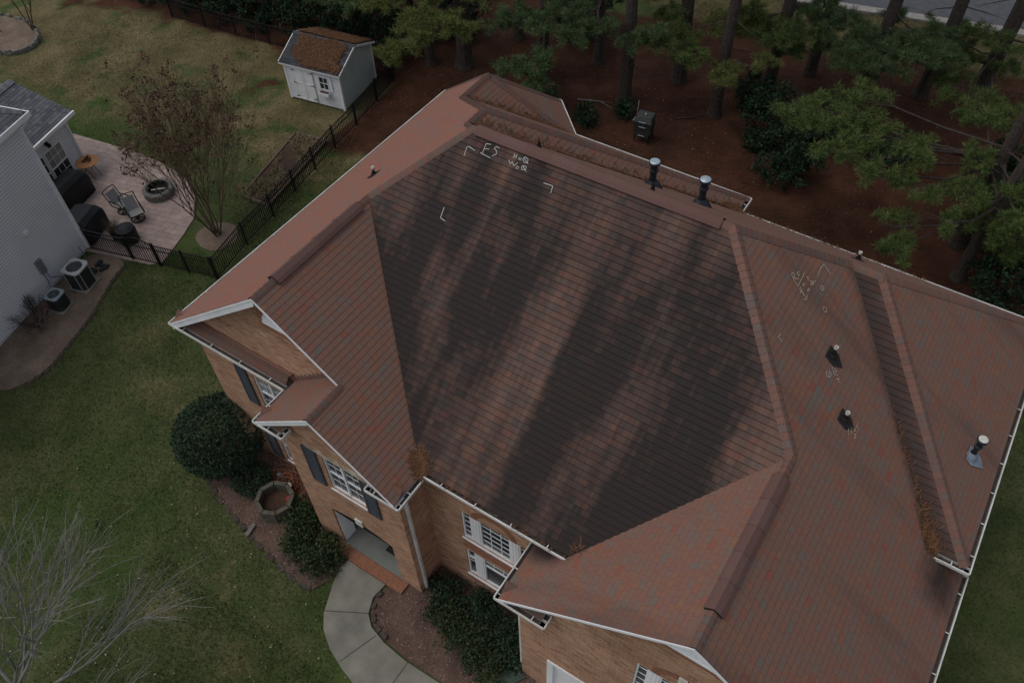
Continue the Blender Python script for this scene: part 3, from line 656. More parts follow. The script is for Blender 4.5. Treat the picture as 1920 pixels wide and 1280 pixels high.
side(w2, X0E+OVX, YW2, YW1, 0, ZE+.25); side(w2, X1-OVX, YW2, YW3, 0, ZE+.25)
w2.build('brick_wall', M_BRICK, house)
UW = (9.04, 10.92, 2.92, 4.22); LW = (9.04, 10.92, .84, 2.26); UA = (9.62, 10.34, 4.38, 4.62)
w3 = facade(YW3, X1-OVX, XG+.6, 0, ZE+E0-.05, [UW, LW])
w3.build('brick_wall', M_BRICK, house)
GD = (12.20, 14.75, 0.0, 2.12); GD2 = (15.45, 18.0, 0.0, 2.12); GW = (14.22, 16.05, 3.60, 5.20)
w4 = facade(YW4, XG+OVX, xgr-OVX, 0, zg+.22, [GD, GD2, (14.22, 16.05, 3.60, zg+.22)])
w4.face([(XG+OVX, YW4, zg+.22), (14.22, YW4, zg+.22), (14.22, YW4, 5.22), (16.05, YW4, 5.22), (16.05, YW4, zg+.22), (xgr-OVX, YW4, zg+.22), (xgr-OVX, YW4, zg+PS*OVX-.06), (xm, YW4, zgr-.06), (XG+OVX, YW4, zg+PS*OVX-.06)])
side(w4, XG+OVX, YW4, YW3+.1, 0, zg+.25); side(w4, xgr-OVX, YW4, 4.62, 0, zg+.25); side(w4, XR+BW-OVX, 4.62, YB-OVX, 0, ZE+.25)
w4.face([(XR+.1, YB0+OVX, zg-.6), (XR+BW-OVX, YB0+OVX, zg-.6), (XR+BW-OVX, YB0+OVX, ZE+.2), (XR+.1, YB0+OVX, ZE+.2)])
w4.face([(xgr-OVX, 4.62, 0), (XR+BW-OVX, 4.62, 0), (XR+BW-OVX, 4.62, zg+.3), (xgr-OVX, 4.62, zg+.3)])
w4.build('brick_wall', M_BRICK, house)
wb = MB()
for a, b in (((XR+BW-OVX, YB-OVX), (WL-OVX, YB-OVX)), ((WL-OVX, YB-OVX), (WL-OVX, YB2-OVX)), ((WL-OVX, YB2-OVX), (E2[0]-.2, YB2-OVX)), ((E2[0]-.2, YB2-OVX), (BKr[0]-.1, BKr[1]-.38)), ((BKr[0]-.1, BKr[1]-.38), (BKl[0]+.1, BKl[1]-.38)), ((BKl[0]+.1, BKl[1]-.38), (OVX, LBk[1]-.05))):
    Ln = math.dist(a, b); wb.face([(*a, 0), (*b, 0), (*b, ZE+.2), (*a, ZE+.2)], 0, [(0, 0), (Ln, 0), (Ln, ZE), (0, ZE)])
wb.build('brick_wall', M_BRICK, house)

# windows: frame, panes, grilles
def window(y, x0, x1, z0, z1, units=1, muntin=(2, 2), sash=True, glass=(M_GLASS, M_GLASS), rec=.07, t=.04, arch=0.0):
    """double hung unit(s) recessed in the wall; returns the frame object with pane and grille sub-parts"""
    fr = MB(); yb = y+rec; wd = (x1-x0)/units
    fr.box(x0, x1, yb-.03, yb+.03, z0, z0+t); fr.box(x0, x1, yb-.03, yb+.03, z1-t, z1)
    fr.box(x0-.02, x1+.02, y-.03, yb, z0-.04, z0-.001)
    for i in range(units+1):
        c = x0+i*wd; a = c if i == 0 else c-t*.7; b = c+t if i == 0 else (c if i == units else c+t*.7); a = c-t if i == units else a
        fr.box(a, b, yb-.032, yb+.032, z0+.001, z1-.001)
    zm = (z0+z1)/2
    if sash: fr.box(x0+t, x1-t, yb-.015, yb+.02, zm-.022, zm+.022)
    f = fr.build('window', M_WHITE, house)
    for i in range(units):
        a, b = x0+i*wd+t*.8, x0+(i+1)*wd-t*.8
        for k, (c, d) in enumerate(((z0+t, zm), (zm, z1-t))):
            p = MB(); yy = yb+.018+.004*k; p.face([(a, yy, c), (b, yy, c), (b, yy, d), (a, yy, d)]); p.build('pane', glass[k], f)
        g = MB(); mx, mz = muntin; gt = .005
        for q in range(1, mx): xx = a+(b-a)*q/mx; g.box(xx-gt, xx+gt, yb+.004, yb+.015, z0+t, z1-t)
        for q in range(1, mz*2):
            if q == mz: continue
            zz = z0+t+(z1-z0-2*t)*q/(2*mz); g.box(a, b, yb+.003, yb+.014, zz-gt, zz+gt)
        g.build('grille', M_WHITE, f)
    return f
window(YW1, 2.24, 3.36, 3.05, 4.58, 2, (2, 2), True, (M_GLASSG, M_GLASSC)); window(YW1, 2.24, 3.36, .38, 1.90, 2, (2, 2), True, (M_GLASSG, M_GLASSC))
window(YW2, 5.72, 6.84, 3.55, 5.02, 2, (2, 2), True, (M_GLASSG, M_GLASS))
def shutter(y, x0, x1, z0, z1):
    mb = MB(); mb.box(x0, x1, y-.035, y-.003, z0, z1); t = .05
    for a, b, c, d in ((x0, x0+t, z0, z1), (x1-t, x1, z0, z1), (x0+t, x1-t, z0, z0+t), (x0+t, x1-t, z1-t, z1), (x0+t, x1-t, (z0+z1)/2-.03, (z0+z1)/2+.03)): mb.box(a, b, y-.048, y-.0352, c, d)
    n = int((z1-z0)/.05)
    for i in range(1, n): zz = z0+(z1-z0)*i/n; mb.box(x0+t, x1-t, y-.041, y-.0351, zz-.012, zz+.012)
    mb.build('shutter', M_SHUT, house)
for y, x0, x1, z0, z1 in ((YW1, 1.66, 2.06, 3.05, 4.70), (YW1, 3.50, 3.90, 3.05, 4.70), (YW1, 1.66, 2.06, .30, 1.92), (YW1, 3.50, 3.90, .30, 1.92), (YW2, 5.12, 5.55, 3.50, 5.06), (YW2, 6.92, 7.32, 3.50, 5.06)): shutter(y, x0, x1, z0, z1)
mb = MB(); mb.box(5.25, 7.25, YW2-.025, YW2-.002, 5.10, 5.28); mb.build('window_lintel', M_LINTEL, house)
# the big three-part windows of the main wall and the garage: mullion panels between side lites, arched centre
def triple(y, x0, x1, z0, z1, arch, glass_side, glass_mid, rail=None, muntz=4):
    fr = MB(); yb = y+.06; t = .045; sl = .27; mp = .23
    cols = [(x0, x0+sl), (x0+sl+mp, x1-sl-mp), (x1-sl, x1)]
    fr.box(x0, x1, yb-.03, yb+.03, z0, z0+t); fr.box(x0-.03, x1+.03, y-.04, yb, z0-.05, z0-.001)
    for a, b in ((x0+sl, x0+sl+mp), (x1-sl-mp, x1-sl)):
        fr.box(a, b, yb-.045, yb+.03, z0+t, z1)
        for q in range(2): xx = a+.05+q*.085; fr.box(xx, xx+.025, yb-.053, yb-.0452, z0+.1, z1-.06)
    for a, b in cols:
        fr.box(a, a+t, yb-.028, yb+.028, z0+t, z1-t*.5); fr.box(b-t, b, yb-.028, yb+.028, z0+t, z1-t*.5); fr.box(a, b, yb-.029, yb+.027, z1-t, z1)
        if rail: fr.box(a+t, b-t, yb-.02, yb+.025, rail-.02, rail+.02)
    a, b = cols[1]; xm_ = (a+b)/2; r = (b-a)/2
    if arch:
        n = 14
        for i in range(n):
            t0, t1 = math.pi*i/n, math.pi*(i+1)/n
            P = lambda tt, rr, yy: (xm_-rr*math.cos(tt), yy, z1+arch*(rr/r)*math.sin(tt))
            fr.face([P(t0, r, yb-.05), P(t1, r, yb-.05), P(t1, r-.05, yb-.05), P(t0, r-.05, yb-.05)]); fr.face([P(t0, r, yb-.05), P(t1, r, yb-.05), P(t1, r, y+.02), P(t0, r, y+.02)]); fr.face([P(t0, r-.05, yb-.05), P(t1, r-.05, yb-.05), P(t1, r-.05, yb+.02), P(t0, r-.05, yb+.02)])
    f = fr.build('window', M_WHITE, house)
    for i, (a, b) in enumerate(cols):
        p = MB(); p.face([(a+t, yb+.02, z0+t), (b-t, yb+.02, z0+t), (b-t, yb+.02, z1-t), (a+t, yb+.02, z1-t)]); p.build('pane', glass_mid if i == 1 else glass_side, f)
        g = MB(); nx_ = 3 if i == 1 else 1
        zlo = rail if (rail and i == 1) else z0+t
        for q in range(1, nx_): xx = a+(b-a)*q/nx_; g.box(xx-.010, xx+.010, yb+.006, yb+.018, zlo, z1-t)
        for q in range(1, muntz): zz = zlo+(z1-t-zlo)*q/muntz; g.box(a+t, b-t, yb+.005, yb+.017, zz-.010, zz+.010)
        g.build('grille', M_WHITE, f)
    if arch:
        p = MB(); n = 14; a, b = cols[1]; r2 = r-.03
        pts = [(xm_-r2*math.cos(math.pi*i/n), yb+.0, z1+arch*(r2/r)*math.sin(math.pi*i/n)) for i in range(n+1)]; p.face(list(reversed(pts))); p.build('fanlight_pane', glass_mid, f)
        g = MB()
        for ang in (45, 90, 135): g.bar((xm_, yb-.012, z1+.02), (xm_-r*.9*math.cos(R_(ang)), yb-.012, z1+arch*.9*math.sin(R_(ang))), .016, .012)
        g.build('grille', M_WHITE, f)
        br = MB(); n = 16                                # rowlock arch of brick proud of the wall
        for i in range(n):
            t0, t1 = math.pi*(i+.06)/n, math.pi*(i+.94)/n
            P = lambda tt, rr: (xm_-(r+rr)*math.cos(tt), y-.014, z1+(arch+rr)*math.sin(tt))
            br.face([P(t0, .02), P(t1, .02), P(t1, .21), P(t0, .21)])
        br.build('brick_arch', M_ROWLOCK, house)
    return f
triple(YW3, UW[0], UW[1], UW[2], UW[3], .36, M_GLASS, M_GLASS, None, 5)
triple(YW3, LW[0], LW[1], LW[2], LW[3], 0, M_GLASS, M_GLASSG, 1.78, 2)
for yo, z0, z1 in ((.012, 2.40, 2.60), (.05, UW[2]-.16, UW[2]-.055), (.05, LW[2]-.16, LW[2]-.055)):
    mb = MB(); mb.box(9.02, 10.94, YW3-yo*.7, YW3+.01, z0+.004, z1-.004)
    for i in range(26): x = 9.02+i*.074; mb.box(x, x+.062, YW3-yo, YW3+.008, z0, z1)
    mb.build('brick_sill', M_ROWLOCK, house)
triple(YW4, GW[0], GW[1], GW[2], GW[3], .36, M_GLASSG, M_GLASSG, None, 5)
mb = MB(); mb.box(15.05, 15.22, YW4-.05, YW4-.016, 5.56, 5.80); mb.build('arch_keystone', M_PVC, house)
# round-topped louvres high in the gables
def louvre(y, xc, z0, r):
    mb = MB(); n = 14; pts = [(xc-r*math.cos(math.pi*i/n), y-.03, z0+r*math.sin(math.pi*i/n)) for i in range(n+1)]; mb.face(list(reversed(pts)))
    mb.box(xc-r-.03, xc+r+.03, y-.05, y-.004, z0-.05, z0)
    for i in range(1, 7):
        zz = z0+r*i/7.5; hw = math.sqrt(max(r*r-(zz-z0)**2, .001)); mb.box(xc-hw, xc+hw, y-.045, y-.031, zz-.02, zz+.008)
    mb.build('gable_louvre', M_WHITE, house)
    br = MB()
    for i in range(18):
        t0, t1 = math.pi*(i+.06)/18, math.pi*(i+.94)/18; P = lambda tt, rr: (xc-(r+rr)*math.cos(tt), y-.014, z0+(r+rr)*math.sin(tt)); br.face([P(t0, .03), P(t1, .03), P(t1, .2), P(t0, .2)])
    k = int(2*(r+.2)/.078)
    for i in range(k): x = xc-r-.2+i*.078; br.box(x, x+.066, y-.018, y+.0, z0-.26, z0-.06)
    br.build('brick_arch', M_ROWLOCK, house)
louvre(YW1, GP[0]+.05, 7.69, .46); louvre(YW4, xm+.08, 6.96, .64)
# porch: white jambs, floor, border of rowlock bricks, front door, mat
mb = MB(); mb.box(5.30, 5.335, YW2+.06, YW2+.45, .10, 2.05); mb.build('porch_jamb', M_WHITE, house); mb = MB(); mb.box(7.325, 7.36, YW2+.06, YW2+.45, .10, 2.05); mb.build('porch_jamb', M_WHITE, house)
mb = MB(); n = 12                                       # black sheet painting the recess's darkness under the segmental head
for i in range(n):
    a0, a1 = i/n, (i+1)/n; h = lambda t: 2.05+.20*math.sin(math.pi*t)**.8 if 0 < t < 1 else 2.05
    xa, xb = 5.30+2.06*a0, 5.30+2.06*a1; mb.face([(xa, YW2-.006, 2.05), (xb, YW2-.006, 2.05), (xb, YW2-.006, h(a1)), (xa, YW2-.006, h(a0))])
mb.build('porch_arch_shade', M_BLACK, house)
mb = MB(); mb.prism([(6.22, YW2-.05), (6.46, YW2-.05), (6.46, YW2-.008), (6.22, YW2-.008)], 2.22, 2.48); mb.build('keystone', M_PVC, house)
mb = MB(); mb.box(5.0, 7.6, YW2-.02, 1.6, .0, .10); mb.build('porch_floor', M_PORCH, house)
mb = MB()
for i in range(32): x = 5.16+i*.0765; mb.box(x, x+.068, YW2-.36, YW2-.03, .0, .112)
mb.build('porch_step', M_ROWLOCK, house)
mb = MB(); mb.box(4.9, 7.7, 1.58, 1.62, 0, 3); mb.box(4.86, 4.9, 0, 1.6, 0, 3); mb.box(7.7, 7.74, 0, 1.6, 0, 3); mb.box(4.9, 7.7, .03, 1.6, 2.9, 3); mb.build('porch_recess_wall', M_BRICK, house)
mb = MB(); mb.box(5.85, 6.80, 1.53, 1.577, .10, 2.15)
for x in (5.95, 6.40):
    for z in (.25, 1.0, 1.6): mb.box(x, x+.30, 1.52, 1.5295, z, z+.45)
dr = mb.build('front_door', simple('door_paint', (.05, .02, .02)), house); mb = MB(); mb.lathe([(0, -.03), (.03, -.02), (.03, .02), (0, .03)], (6.72, 1.49, 1.05), 10); mb.build('handle', M_GALV, dr)
mat = MB(); mat.box(6.45, 7.15, -.02, .50, .104, .12); tag(mat.build('door_mat', M_RUBBER), 'dark door mat on the grey concrete porch floor', 'door mat')
# garage doors
for a, b, c, d in (GD, GD2):
    mb = MB(); mb.box(a, a+.16, YW4-.03, YW4+.09, c, d); mb.box(b-.16, b, YW4-.03, YW4+.09, c, d); mb.box(a+.16, b-.16, YW4-.03, YW4+.09, d-.12, d)
    for k in range(4): mb.box(a+.16, b-.16, YW4+.06, YW4+.09, .01+k*.5, .495+k*.5)
    mb.build('garage_door', M_WHITE, house)
# downspouts
def downspout(pts, wd=.085):
    mb = MB()
    for p, q in zip(pts[:-1], pts[1:]): mb.bar(p, q, wd, wd*.75, up=(0, 1, .1))
    mb.build('downspout', M_GUT, house)
downspout([(X1-.06, -.25, ZE-.08), (X1-OVX+.05, -.25, ZE-.36), (X1-OVX+.05, -.25, .06)])
downspout([(XG+.06, -.62, zg-.08), (XG+OVX-.05, -.62, zg-.36), (XG+OVX-.05, -.62, .16), (XG+OVX-.20, -.75, .08)])
downspout([(xgr-.06, 4.3, zg-.08), (xgr-OVX+.05, 4.3, zg-.36), (xgr-OVX+.05, 4.3, .06)]); downspout([(.06, 12.0, ZE-.08), (OVX-.05, 12.0, ZE-.4), (OVX-.05, 12.0, .06)])

# roof penetrations
def zRS(x): return ZE+PS*(XR-x)
def pipe_vent(x, y, z, n, h, r=.032, label=None):
    n = Vector(n).normalized(); t = Vector((-n.x, -n.y, 0)); d = Vector((n.x, n.y, 0)).normalized(); s = Vector((-d.y, d.x, 0)); down = (d*n.z-Vector((0, 0, 1))*math.hypot(n.x, n.y))
    c = Vector((x, y, z))+n*.022; fl = MB()
    P = [c-down*.16+s*.16, c-down*.16-s*.16, c+down*.12-s*.17, c+down*.34, c+down*.12+s*.17]; fl.face(P if (P[1]-P[0]).cross(P[2]-P[0]).dot(n) > 0 else list(reversed(P)))
    fl.lathe([(.095, -.06), (.07, .03), (r+.012, .08)], c, 12)
    f = MB(); f.tube([c+Vector((0, 0, -.05)), c+Vector((0, 0, h-.05))], r, 12, 1); f.lathe([(r+.012, h-.06), (r+.012, h), (r-.008, h), (r-.012, h-.08), (0, h-.08)], c, 12)
    o = f.build('vent_pipe', [M_PVC, M_RUBBER], house); fl.build('flashing', M_RUBBER, o)
    if label: o['label'] = label
pipe_vent(14.95, 5.75, zRS(14.95), nR, .30); pipe_vent(15.67, 4.85, zRS(15.67), nR, .24); pipe_vent(2.89, 5.75, pL(2.89, 0)[2], nL, .24); pipe_vent(14.39, 10.33, ZE+PF*(YB-10.33), nB, .24)
def flue(x, y, z, h, r, mats, n, boot):
    c = (x, y, z); f = MB(); f.tube([(x, y, z-.2), (x, y, z+h)], r, 16)
    o = f.build('flue_pipe', mats[0], house); b = MB(); b.lathe([(r+.22, -.14), (r+.10, .08), (r+.012, .20)], c, 16)
    if boot == 2:
        nn = Vector(n).normalized(); d = Vector((nn.x, nn.y, 0)).normalized(); s = Vector((-d.y, d.x, 0)); dn = (d*nn.z-Vector((0, 0, 1))*math.hypot(nn.x, nn.y)); cc = Vector(c)+nn*.024
        b = MB(); b.face([cc-dn*.14-s*.2, cc+dn*.05-s*.22, cc+dn*.42+s*.02, cc+dn*.25+s*.2, cc-dn*.14+s*.2]); b.lathe([(r+.10, -.06), (r+.07, .06), (r+.012, .16)], c, 14)
    b.build('flashing', M_LEAD if boot == 2 else M_FLUE, o)
    k = MB(); k.lathe([(r+.02, h-.30), (r+.03, h-.28), (r+.03, h-.24), (r, h-.23)], c, 16); k.lathe([(r+.01, h-.09), (r+.055, h-.07), (r+.065, h-.01), (r+.045, h+.008)], c, 20); k.build('collar', mats[0], o)
    t = MB(); t.lathe([(r+.044, h+.009), (r+.02, h+.022), (0, h+.03)], c, 20); t.build('flue_cap', mats[1], o)
flue(9.27, 8.99, 8.01, .76, .085, (M_FLUE, M_GALV), nB, 1); flue(10.70, 8.71, 8.24, .78, .085, (M_FLUE, M_GALV), nB, 1); flue(18.28, 6.60, 6.22, .66, .055, (M_FLUE, M_PVC), nR, 2)
# small upright metal fins on the ridge (lifted vent ends)
for x in (7.55, 10.35):
    mb = MB(); y0 = 6.35; z = ZE+PF*(YB-y0); mb.face([(x-.06, y0, z), (x+.06, y0, z), (x+.02, y0, z+.34)]); mb.face([(x+.06, y0, z), (x+.08, y0+.05, z-.02), (x+.02, y0, z+.34)]); mb.build('roof_flashing', M_RUBBER, house)
# chalk writing
FS = [[(6.15, 5.45), (6.13, 5.62), (6.17, 5.64), (6.35, 5.61)], [(6.55, 5.62), (6.54, 5.79), (6.66, 5.81)], [(6.55, 5.7), (6.66, 5.72)], [(6.5, 5.61), (6.78, 5.59)], [(6.88, 5.8), (6.81, 5.81), (6.77, 5.77), (6.85, 5.74), (6.88, 5.69), (6.8, 5.63)], [(7.29, 5.81), (7.3, 5.73)], [(7.35, 5.81), (7.36, 5.74)], [(7.29, 5.77), (7.36, 5.77)], [(7.42, 5.77), (7.49, 5.77)], [(7.42, 5.75), (7.49, 5.74)], [(7.55, 5.82), (7.52, 5.77), (7.58, 5.73), (7.66, 5.74), (7.64, 5.8), (7.56, 5.82)], [(7.53, 5.8), (7.68, 5.73)], [(7.22, 5.67), (7.29, 5.62), (7.31, 5.67), (7.39, 5.61), (7.44, 5.68)], [(7.45, 5.62), (7.52, 5.62)], [(7.45, 5.59), (7.51, 5.59)], [(7.64, 5.68), (7.57, 5.65), (7.6, 5.6), (7.68, 5.62), (7.68, 5.67), (7.63, 5.68)], [(7.58, 5.67), (7.71, 5.6)]]
FC = [[(8.21, 5.53), (8.43, 5.54), (8.45, 5.42)], [(6.21, 4.5), (6.23, 4.31), (6.37, 4.29)]]
RS = [[(13.57, 6.36), (13.71, 6.29), (13.78, 6.28)], [(13.57, 6.36), (13.59, 6.44), (13.64, 6.4), (13.63, 6.32)], [(13.63, 6.32), (13.73, 6.44)], [(13.67, 6.58), (13.64, 6.52), (13.66, 6.5), (13.7, 6.54), (13.7, 6.47)], [(13.76, 6.69), (13.78, 6.3)], [(13.82, 6.26), (13.93, 6.25)], [(13.88, 6.2), (13.87, 6.3)], [(13.82, 6.31), (13.95, 6.24)], [(13.84, 6.47), (13.84, 6.39)], [(13.87, 6.49), (13.86, 6.41)], [(13.83, 6.65), (13.86, 6.7), (13.87, 6.64), (13.9, 6.65)], [(13.93, 6.26), (14.03, 6.24), (14.01, 6.33)], [(13.99, 6.16), (14.04, 6.23)], [(13.96, 6.41), (13.97, 6.49)], [(13.98, 6.41), (13.99, 6.5)], [(13.93, 6.67), (13.98, 6.63), (14.01, 6.69), (13.98, 6.73), (13.93, 6.68)], [(13.96, 6.6), (14.01, 6.8)], [(14.0, 6.93), (13.97, 7.16), (13.99, 7.34), (14.19, 7.31)], [(14.15, 6.87), (14.16, 6.76), (14.21, 6.78), (14.21, 6.86), (14.16, 6.88)], [(14.37, 6.49), (14.38, 6.42), (14.45, 6.42), (14.47, 6.47), (14.43, 6.52), (14.38, 6.51)], [(13.94, 5.03), (13.93, 4.91), (14.03, 4.91)]]
PV = [[(14.98, 5.36), (14.99, 5.27), (15.03, 5.24), (15.08, 5.3), (15.08, 5.39), (15.02, 5.4)], [(15.04, 5.4), (15.03, 5.31), (15.07, 5.3)], [(15.02, 5.55), (15.13, 5.44), (15.19, 5.51)], [(15.08, 5.55), (15.15, 5.56), (15.12, 5.49)], [(15.2, 5.39), (15.24, 5.47), (15.25, 5.4), (15.3, 5.43)]]
PW = [[(15.81, 4.76), (15.83, 4.68), (15.87, 4.66)], [(15.84, 4.83), (15.89, 4.8), (15.89, 4.71)], [(15.84, 4.74), (15.87, 4.77)], [(15.93, 5.07), (15.93, 4.93), (15.93, 4.81)], [(15.89, 4.85), (15.98, 4.87)], [(15.94, 4.76), (15.98, 4.81), (15.98, 4.71), (16.01, 4.75)], [(15.93, 5.0), (15.99, 4.95)]]
def chalk(strokes, front, mat, wd, label):
    mb = MB(); n = Vector(nF if front else nR).normalized()
    for st in strokes:
        pts = [Vector((x, y, (zF(y) if front else zRS(x))))+n*.024 for x, y in st]
        for a, b in zip(pts[:-1], pts[1:]):
            d = (b-a).normalized(); s = d.cross(n)*wd/2; mb.face([a-s-d*wd*.3, b-s+d*wd*.3, b+s+d*wd*.3, a+s-d*wd*.3])
    mb.build('chalk_writing', mat, house)['label'] = label
chalk(FS, True, M_CHALK, .013, 'white chalk letters and numbers on the stained front slope'); chalk(FC[:1], True, M_CHALK, .015, 'white chalk corner mark at the right of the front slope'); chalk(FC[1:], True, M_CHALK, .015, 'white chalk corner mark lower left on the front slope')
chalk(RS[:17], False, M_CHALKY, .012, 'yellowish chalk letters high on the right slope'); chalk(RS[17:18], False, M_CHALKY, .012, 'yellowish chalk angle above the letters'); chalk(RS[18:19], False, M_CHALKY, .012, 'upper yellowish chalk circle'); chalk(RS[19:20], False, M_CHALKY, .012, 'lower yellowish chalk circle'); chalk(RS[20:], False, M_CHALKY, .012, 'yellowish chalk corner beside the main hip')
chalk(PV, False, M_CHALK, .010, 'white chalk note below the upper vent pipe'); chalk(PW, False, M_CHALKY, .011, 'yellowish chalk note below the lower vent pipe')

# ---------------------------------------------------------------- debris on the roof
def straw_pile(label, pts, spread, n, ln=.16, cat='pine needles', zfun=None, dirn=None):
    """loose dry needles: thin blades scattered round a polyline that follows the roof"""
    V = []; P = [Vector(p) for p in pts]
    for i in range(n):
        k = random.randrange(len(P)-1); t = random.random(); c = P[k].lerp(P[k+1], t)
        x, y = c.x+random.gauss(0, spread), c.y+random.gauss(0, spread)
        z = (zfun(x, y) if zfun else c.z)+.025+abs(random.gauss(0, .014))
        a = random.random()*6.283; dx, dy = math.cos(a), math.sin(a); l = ln*random.uniform(.5, 1.2); wv = .007
        e = Vector((x+dx*l, y+dy*l, 0)); e.z = (zfun(e.x, e.y) if zfun else z)+.018+random.random()*.025
        s = Vector((-dy*wv, dx*wv, 0)); b = Vector((x, y, z)); e.z = e.z if abs(e.z-z) < l*1.2 else z+.01
        if z < 4.5: continue
        V += [b-s, b+s, e+s, e-s]
    o = np_mesh('pine_needle_litter', [tuple(v) for v in V], np.arange(len(V)).reshape(-1, 4), M_NEEDLE)
    return tag(o, label, cat, kind='stuff')
def roof_z(x, y):
    b = -9
    for x0, x1, y0, y1, gab in ((0, XR, 0, YB, 0), (0, X1, YEN, 9, 1), (0, WL, 0, YB2, 0), (XR-6, XR+BW, YB0, YB, 0), (0, W3, 8, YC+W3/2, 2)):
        if x0-.1 <= x <= x1+.1 and y0-.1 <= y <= y1+.1:
            z = min(PS*(x-x0), PS*(x1-x))
            if gab != 1: z = min(z, PF*(y1-y)); z = min(z, PF*(y-y0)) if gab == 0 else z
            b = max(b, ZE+z)
    if XG <= x <= xgr and YGA <= y < 5: b = max(b, zg+min(PS*(x-XG), PS*(xgr-x)))
    return b
straw_pile('clump of rusty pine needles at the foot of the left valley above the gutter', [(8.10, .46, 0), (8.24, .24, 0), (8.36, .20, 0)], .06, 420, .17, zfun=roof_z)
straw_pile('orange pine needles banked in the right valley above the short gutter', [(17.75, 4.90, 0), (18.05, 4.58, 0), (18.22, 4.42, 0), (18.30, 4.37, 0)], .07, 330, .14, zfun=roof_z)
straw_pile('thin trace of needles higher up in the right valley', [(16.4, 6.2, 0), (17.75, 4.9, 0)], .03, 110, .10, zfun=roof_z)
straw_pile('pine needles lying along the rear valley behind the main ridge', [(5.6, 6.8, 0), (8.2, 9.3, 0), (10.6, 11.7, 0), (10.9, 11.98, 0)], .07, 800, .15, zfun=roof_z)
straw_pile('pine needles filling the small valley beside the rear bay roof', [(2.75, 10.25, 0), (3.9, 11.4, 0), (4.9, 12.3, 0)], .08, 480, .15, zfun=roof_z)
straw_pile('few pine needles at the end of the main front gutter', [(12.1, .32, 0), (12.3, .46, 0)], .04, 26, .11, zfun=roof_z)
0 and straw_pile('pine needles along the right eave gutter of the far roof', [(18.97, 4.6, 0), (18.97, 9.5, 0)], .02, 220, .12, zfun=lambda x, y: ZE+.03)
straw_pile('thin line of pine needles along the main front gutter', [(8.5, .24, 0), (11.8, .24, 0)], .02, 140, .11, zfun=lambda x, y: ZE+E0+.02)
straw_pile('pine needles scattered along the rear gutter', [(11.0, 11.88, 0), (16.0, 11.88, 0)], .03, 300, .13, zfun=lambda x, y: ZE+.06)

# ---------------------------------------------------------------- neighbour's white house
N0 = Vector((-10.99, 3.61, 0)); e1 = Vector((.275, -.961, 0)).normalized(); e2 = Vector((-e1.y*-1, 0, 0)); e2 = Vector((e1.y, -e1.x, 0))
MN = Matrix((e1, e2, Vector((0, 0, 1)))).transposed().to_4x4(); MN.translation = N0     # local a along the wall, b into the house
nb = empty('white_house', (0, 0, 0), 'white vinyl-sided house with blue grey roof beside the patio', 'house')
def lap(mb, o, d, n, L, z0, z1, exp=.115, mi=0):
    """lap siding: tilted boards from o along d, facing n"""
    k = math.ceil((z1-z0)/exp)
    for i in range(k):
        a, b = z0+i*exp, min(z0+(i+1)*exp, z1); p = Vector(o); d_ = Vector(d)*L; n_ = Vector(n)
        A0, B0 = p+n_*.02+Vector((0, 0, a)), p+d_+n_*.02+Vector((0, 0, a)); A1, B1 = p+n_*.004+Vector((0, 0, b)), p+d_+n_*.004+Vector((0, 0, b))
        mb.face([A0, B0, B1, A1], mi); mb.face([A0-n_*.018, B0-n_*.018, B0, A0], mi); mb.face([A0+n_*.002, B0+n_*.002, B0+n_*.002+Vector((0, 0, .016)), A0+n_*.002+Vector((0, 0, .016))], 1)
X_, Y_ = Vector((1, 0, 0)), Vector((0, 1, 0))
mb = MB(); lap(mb, (0, 0, 0), X_, -Y_, 12, .15, 5.75); lap(mb, (0, 10, 0), -Y_, -X_, 10, .15, 5.75)
mb.box(.03, 11.97, .03, 9.97, 0, 5.7); mb.build('siding_wall', [M_SIDING, M_LAP], nb, M=MN)
mb = MB(); mb.box(-.03, .09, -.03, .09, .1, 5.75); mb.build('corner_trim', M_WHITE, nb, M=MN)
mb = MB(); mb.box(-.36, 12.3, -.36, 10.3, 5.80, 5.83); mb.box(-.38, 12.3, -.38, -.30, 5.80, 5.98); mb.box(-.38, -.30, -.30, 10.3, 5.80, 5.98); mb.build('eave_trim', M_WHITE, nb, M=MN)
mb = MB(); e = .34; rz = 5.97; hgt = 5.34*.62
slope(mb, [(-e, -e, rz), (5, 5, rz+hgt), (7, 5, rz+hgt), (12.3, -e, rz)], (0, -.62, 1), rz, .62, 'x'); slope(mb, [(-e, 10.3, rz), (5, 5, rz+hgt), (-e, -e, rz)], (-.62, 0, 1), rz, .62, 'y')
slope(mb, [(12.3, -e, rz), (7, 5, rz+hgt), (12.3, 10.3, rz)], (.62, 0, 1), rz, .62, 'y'); slope(mb, [(12.3, 10.3, rz), (7, 5, rz+hgt), (5, 5, rz+hgt), (-e, 10.3, rz)], (0, .62, 1), rz, .62, 'x')
mb.build('roof', [M_SLATE, M_BUTT], nb, M=MN)
cp = caps((-e+.1, -e+.1, rz+.07), (5, 5, rz+hgt), (0, -.62, 1), (-.62, 0, 1)); cp.build('ridge_cap', [M_CAPG, M_BUTT], nb, M=MN)
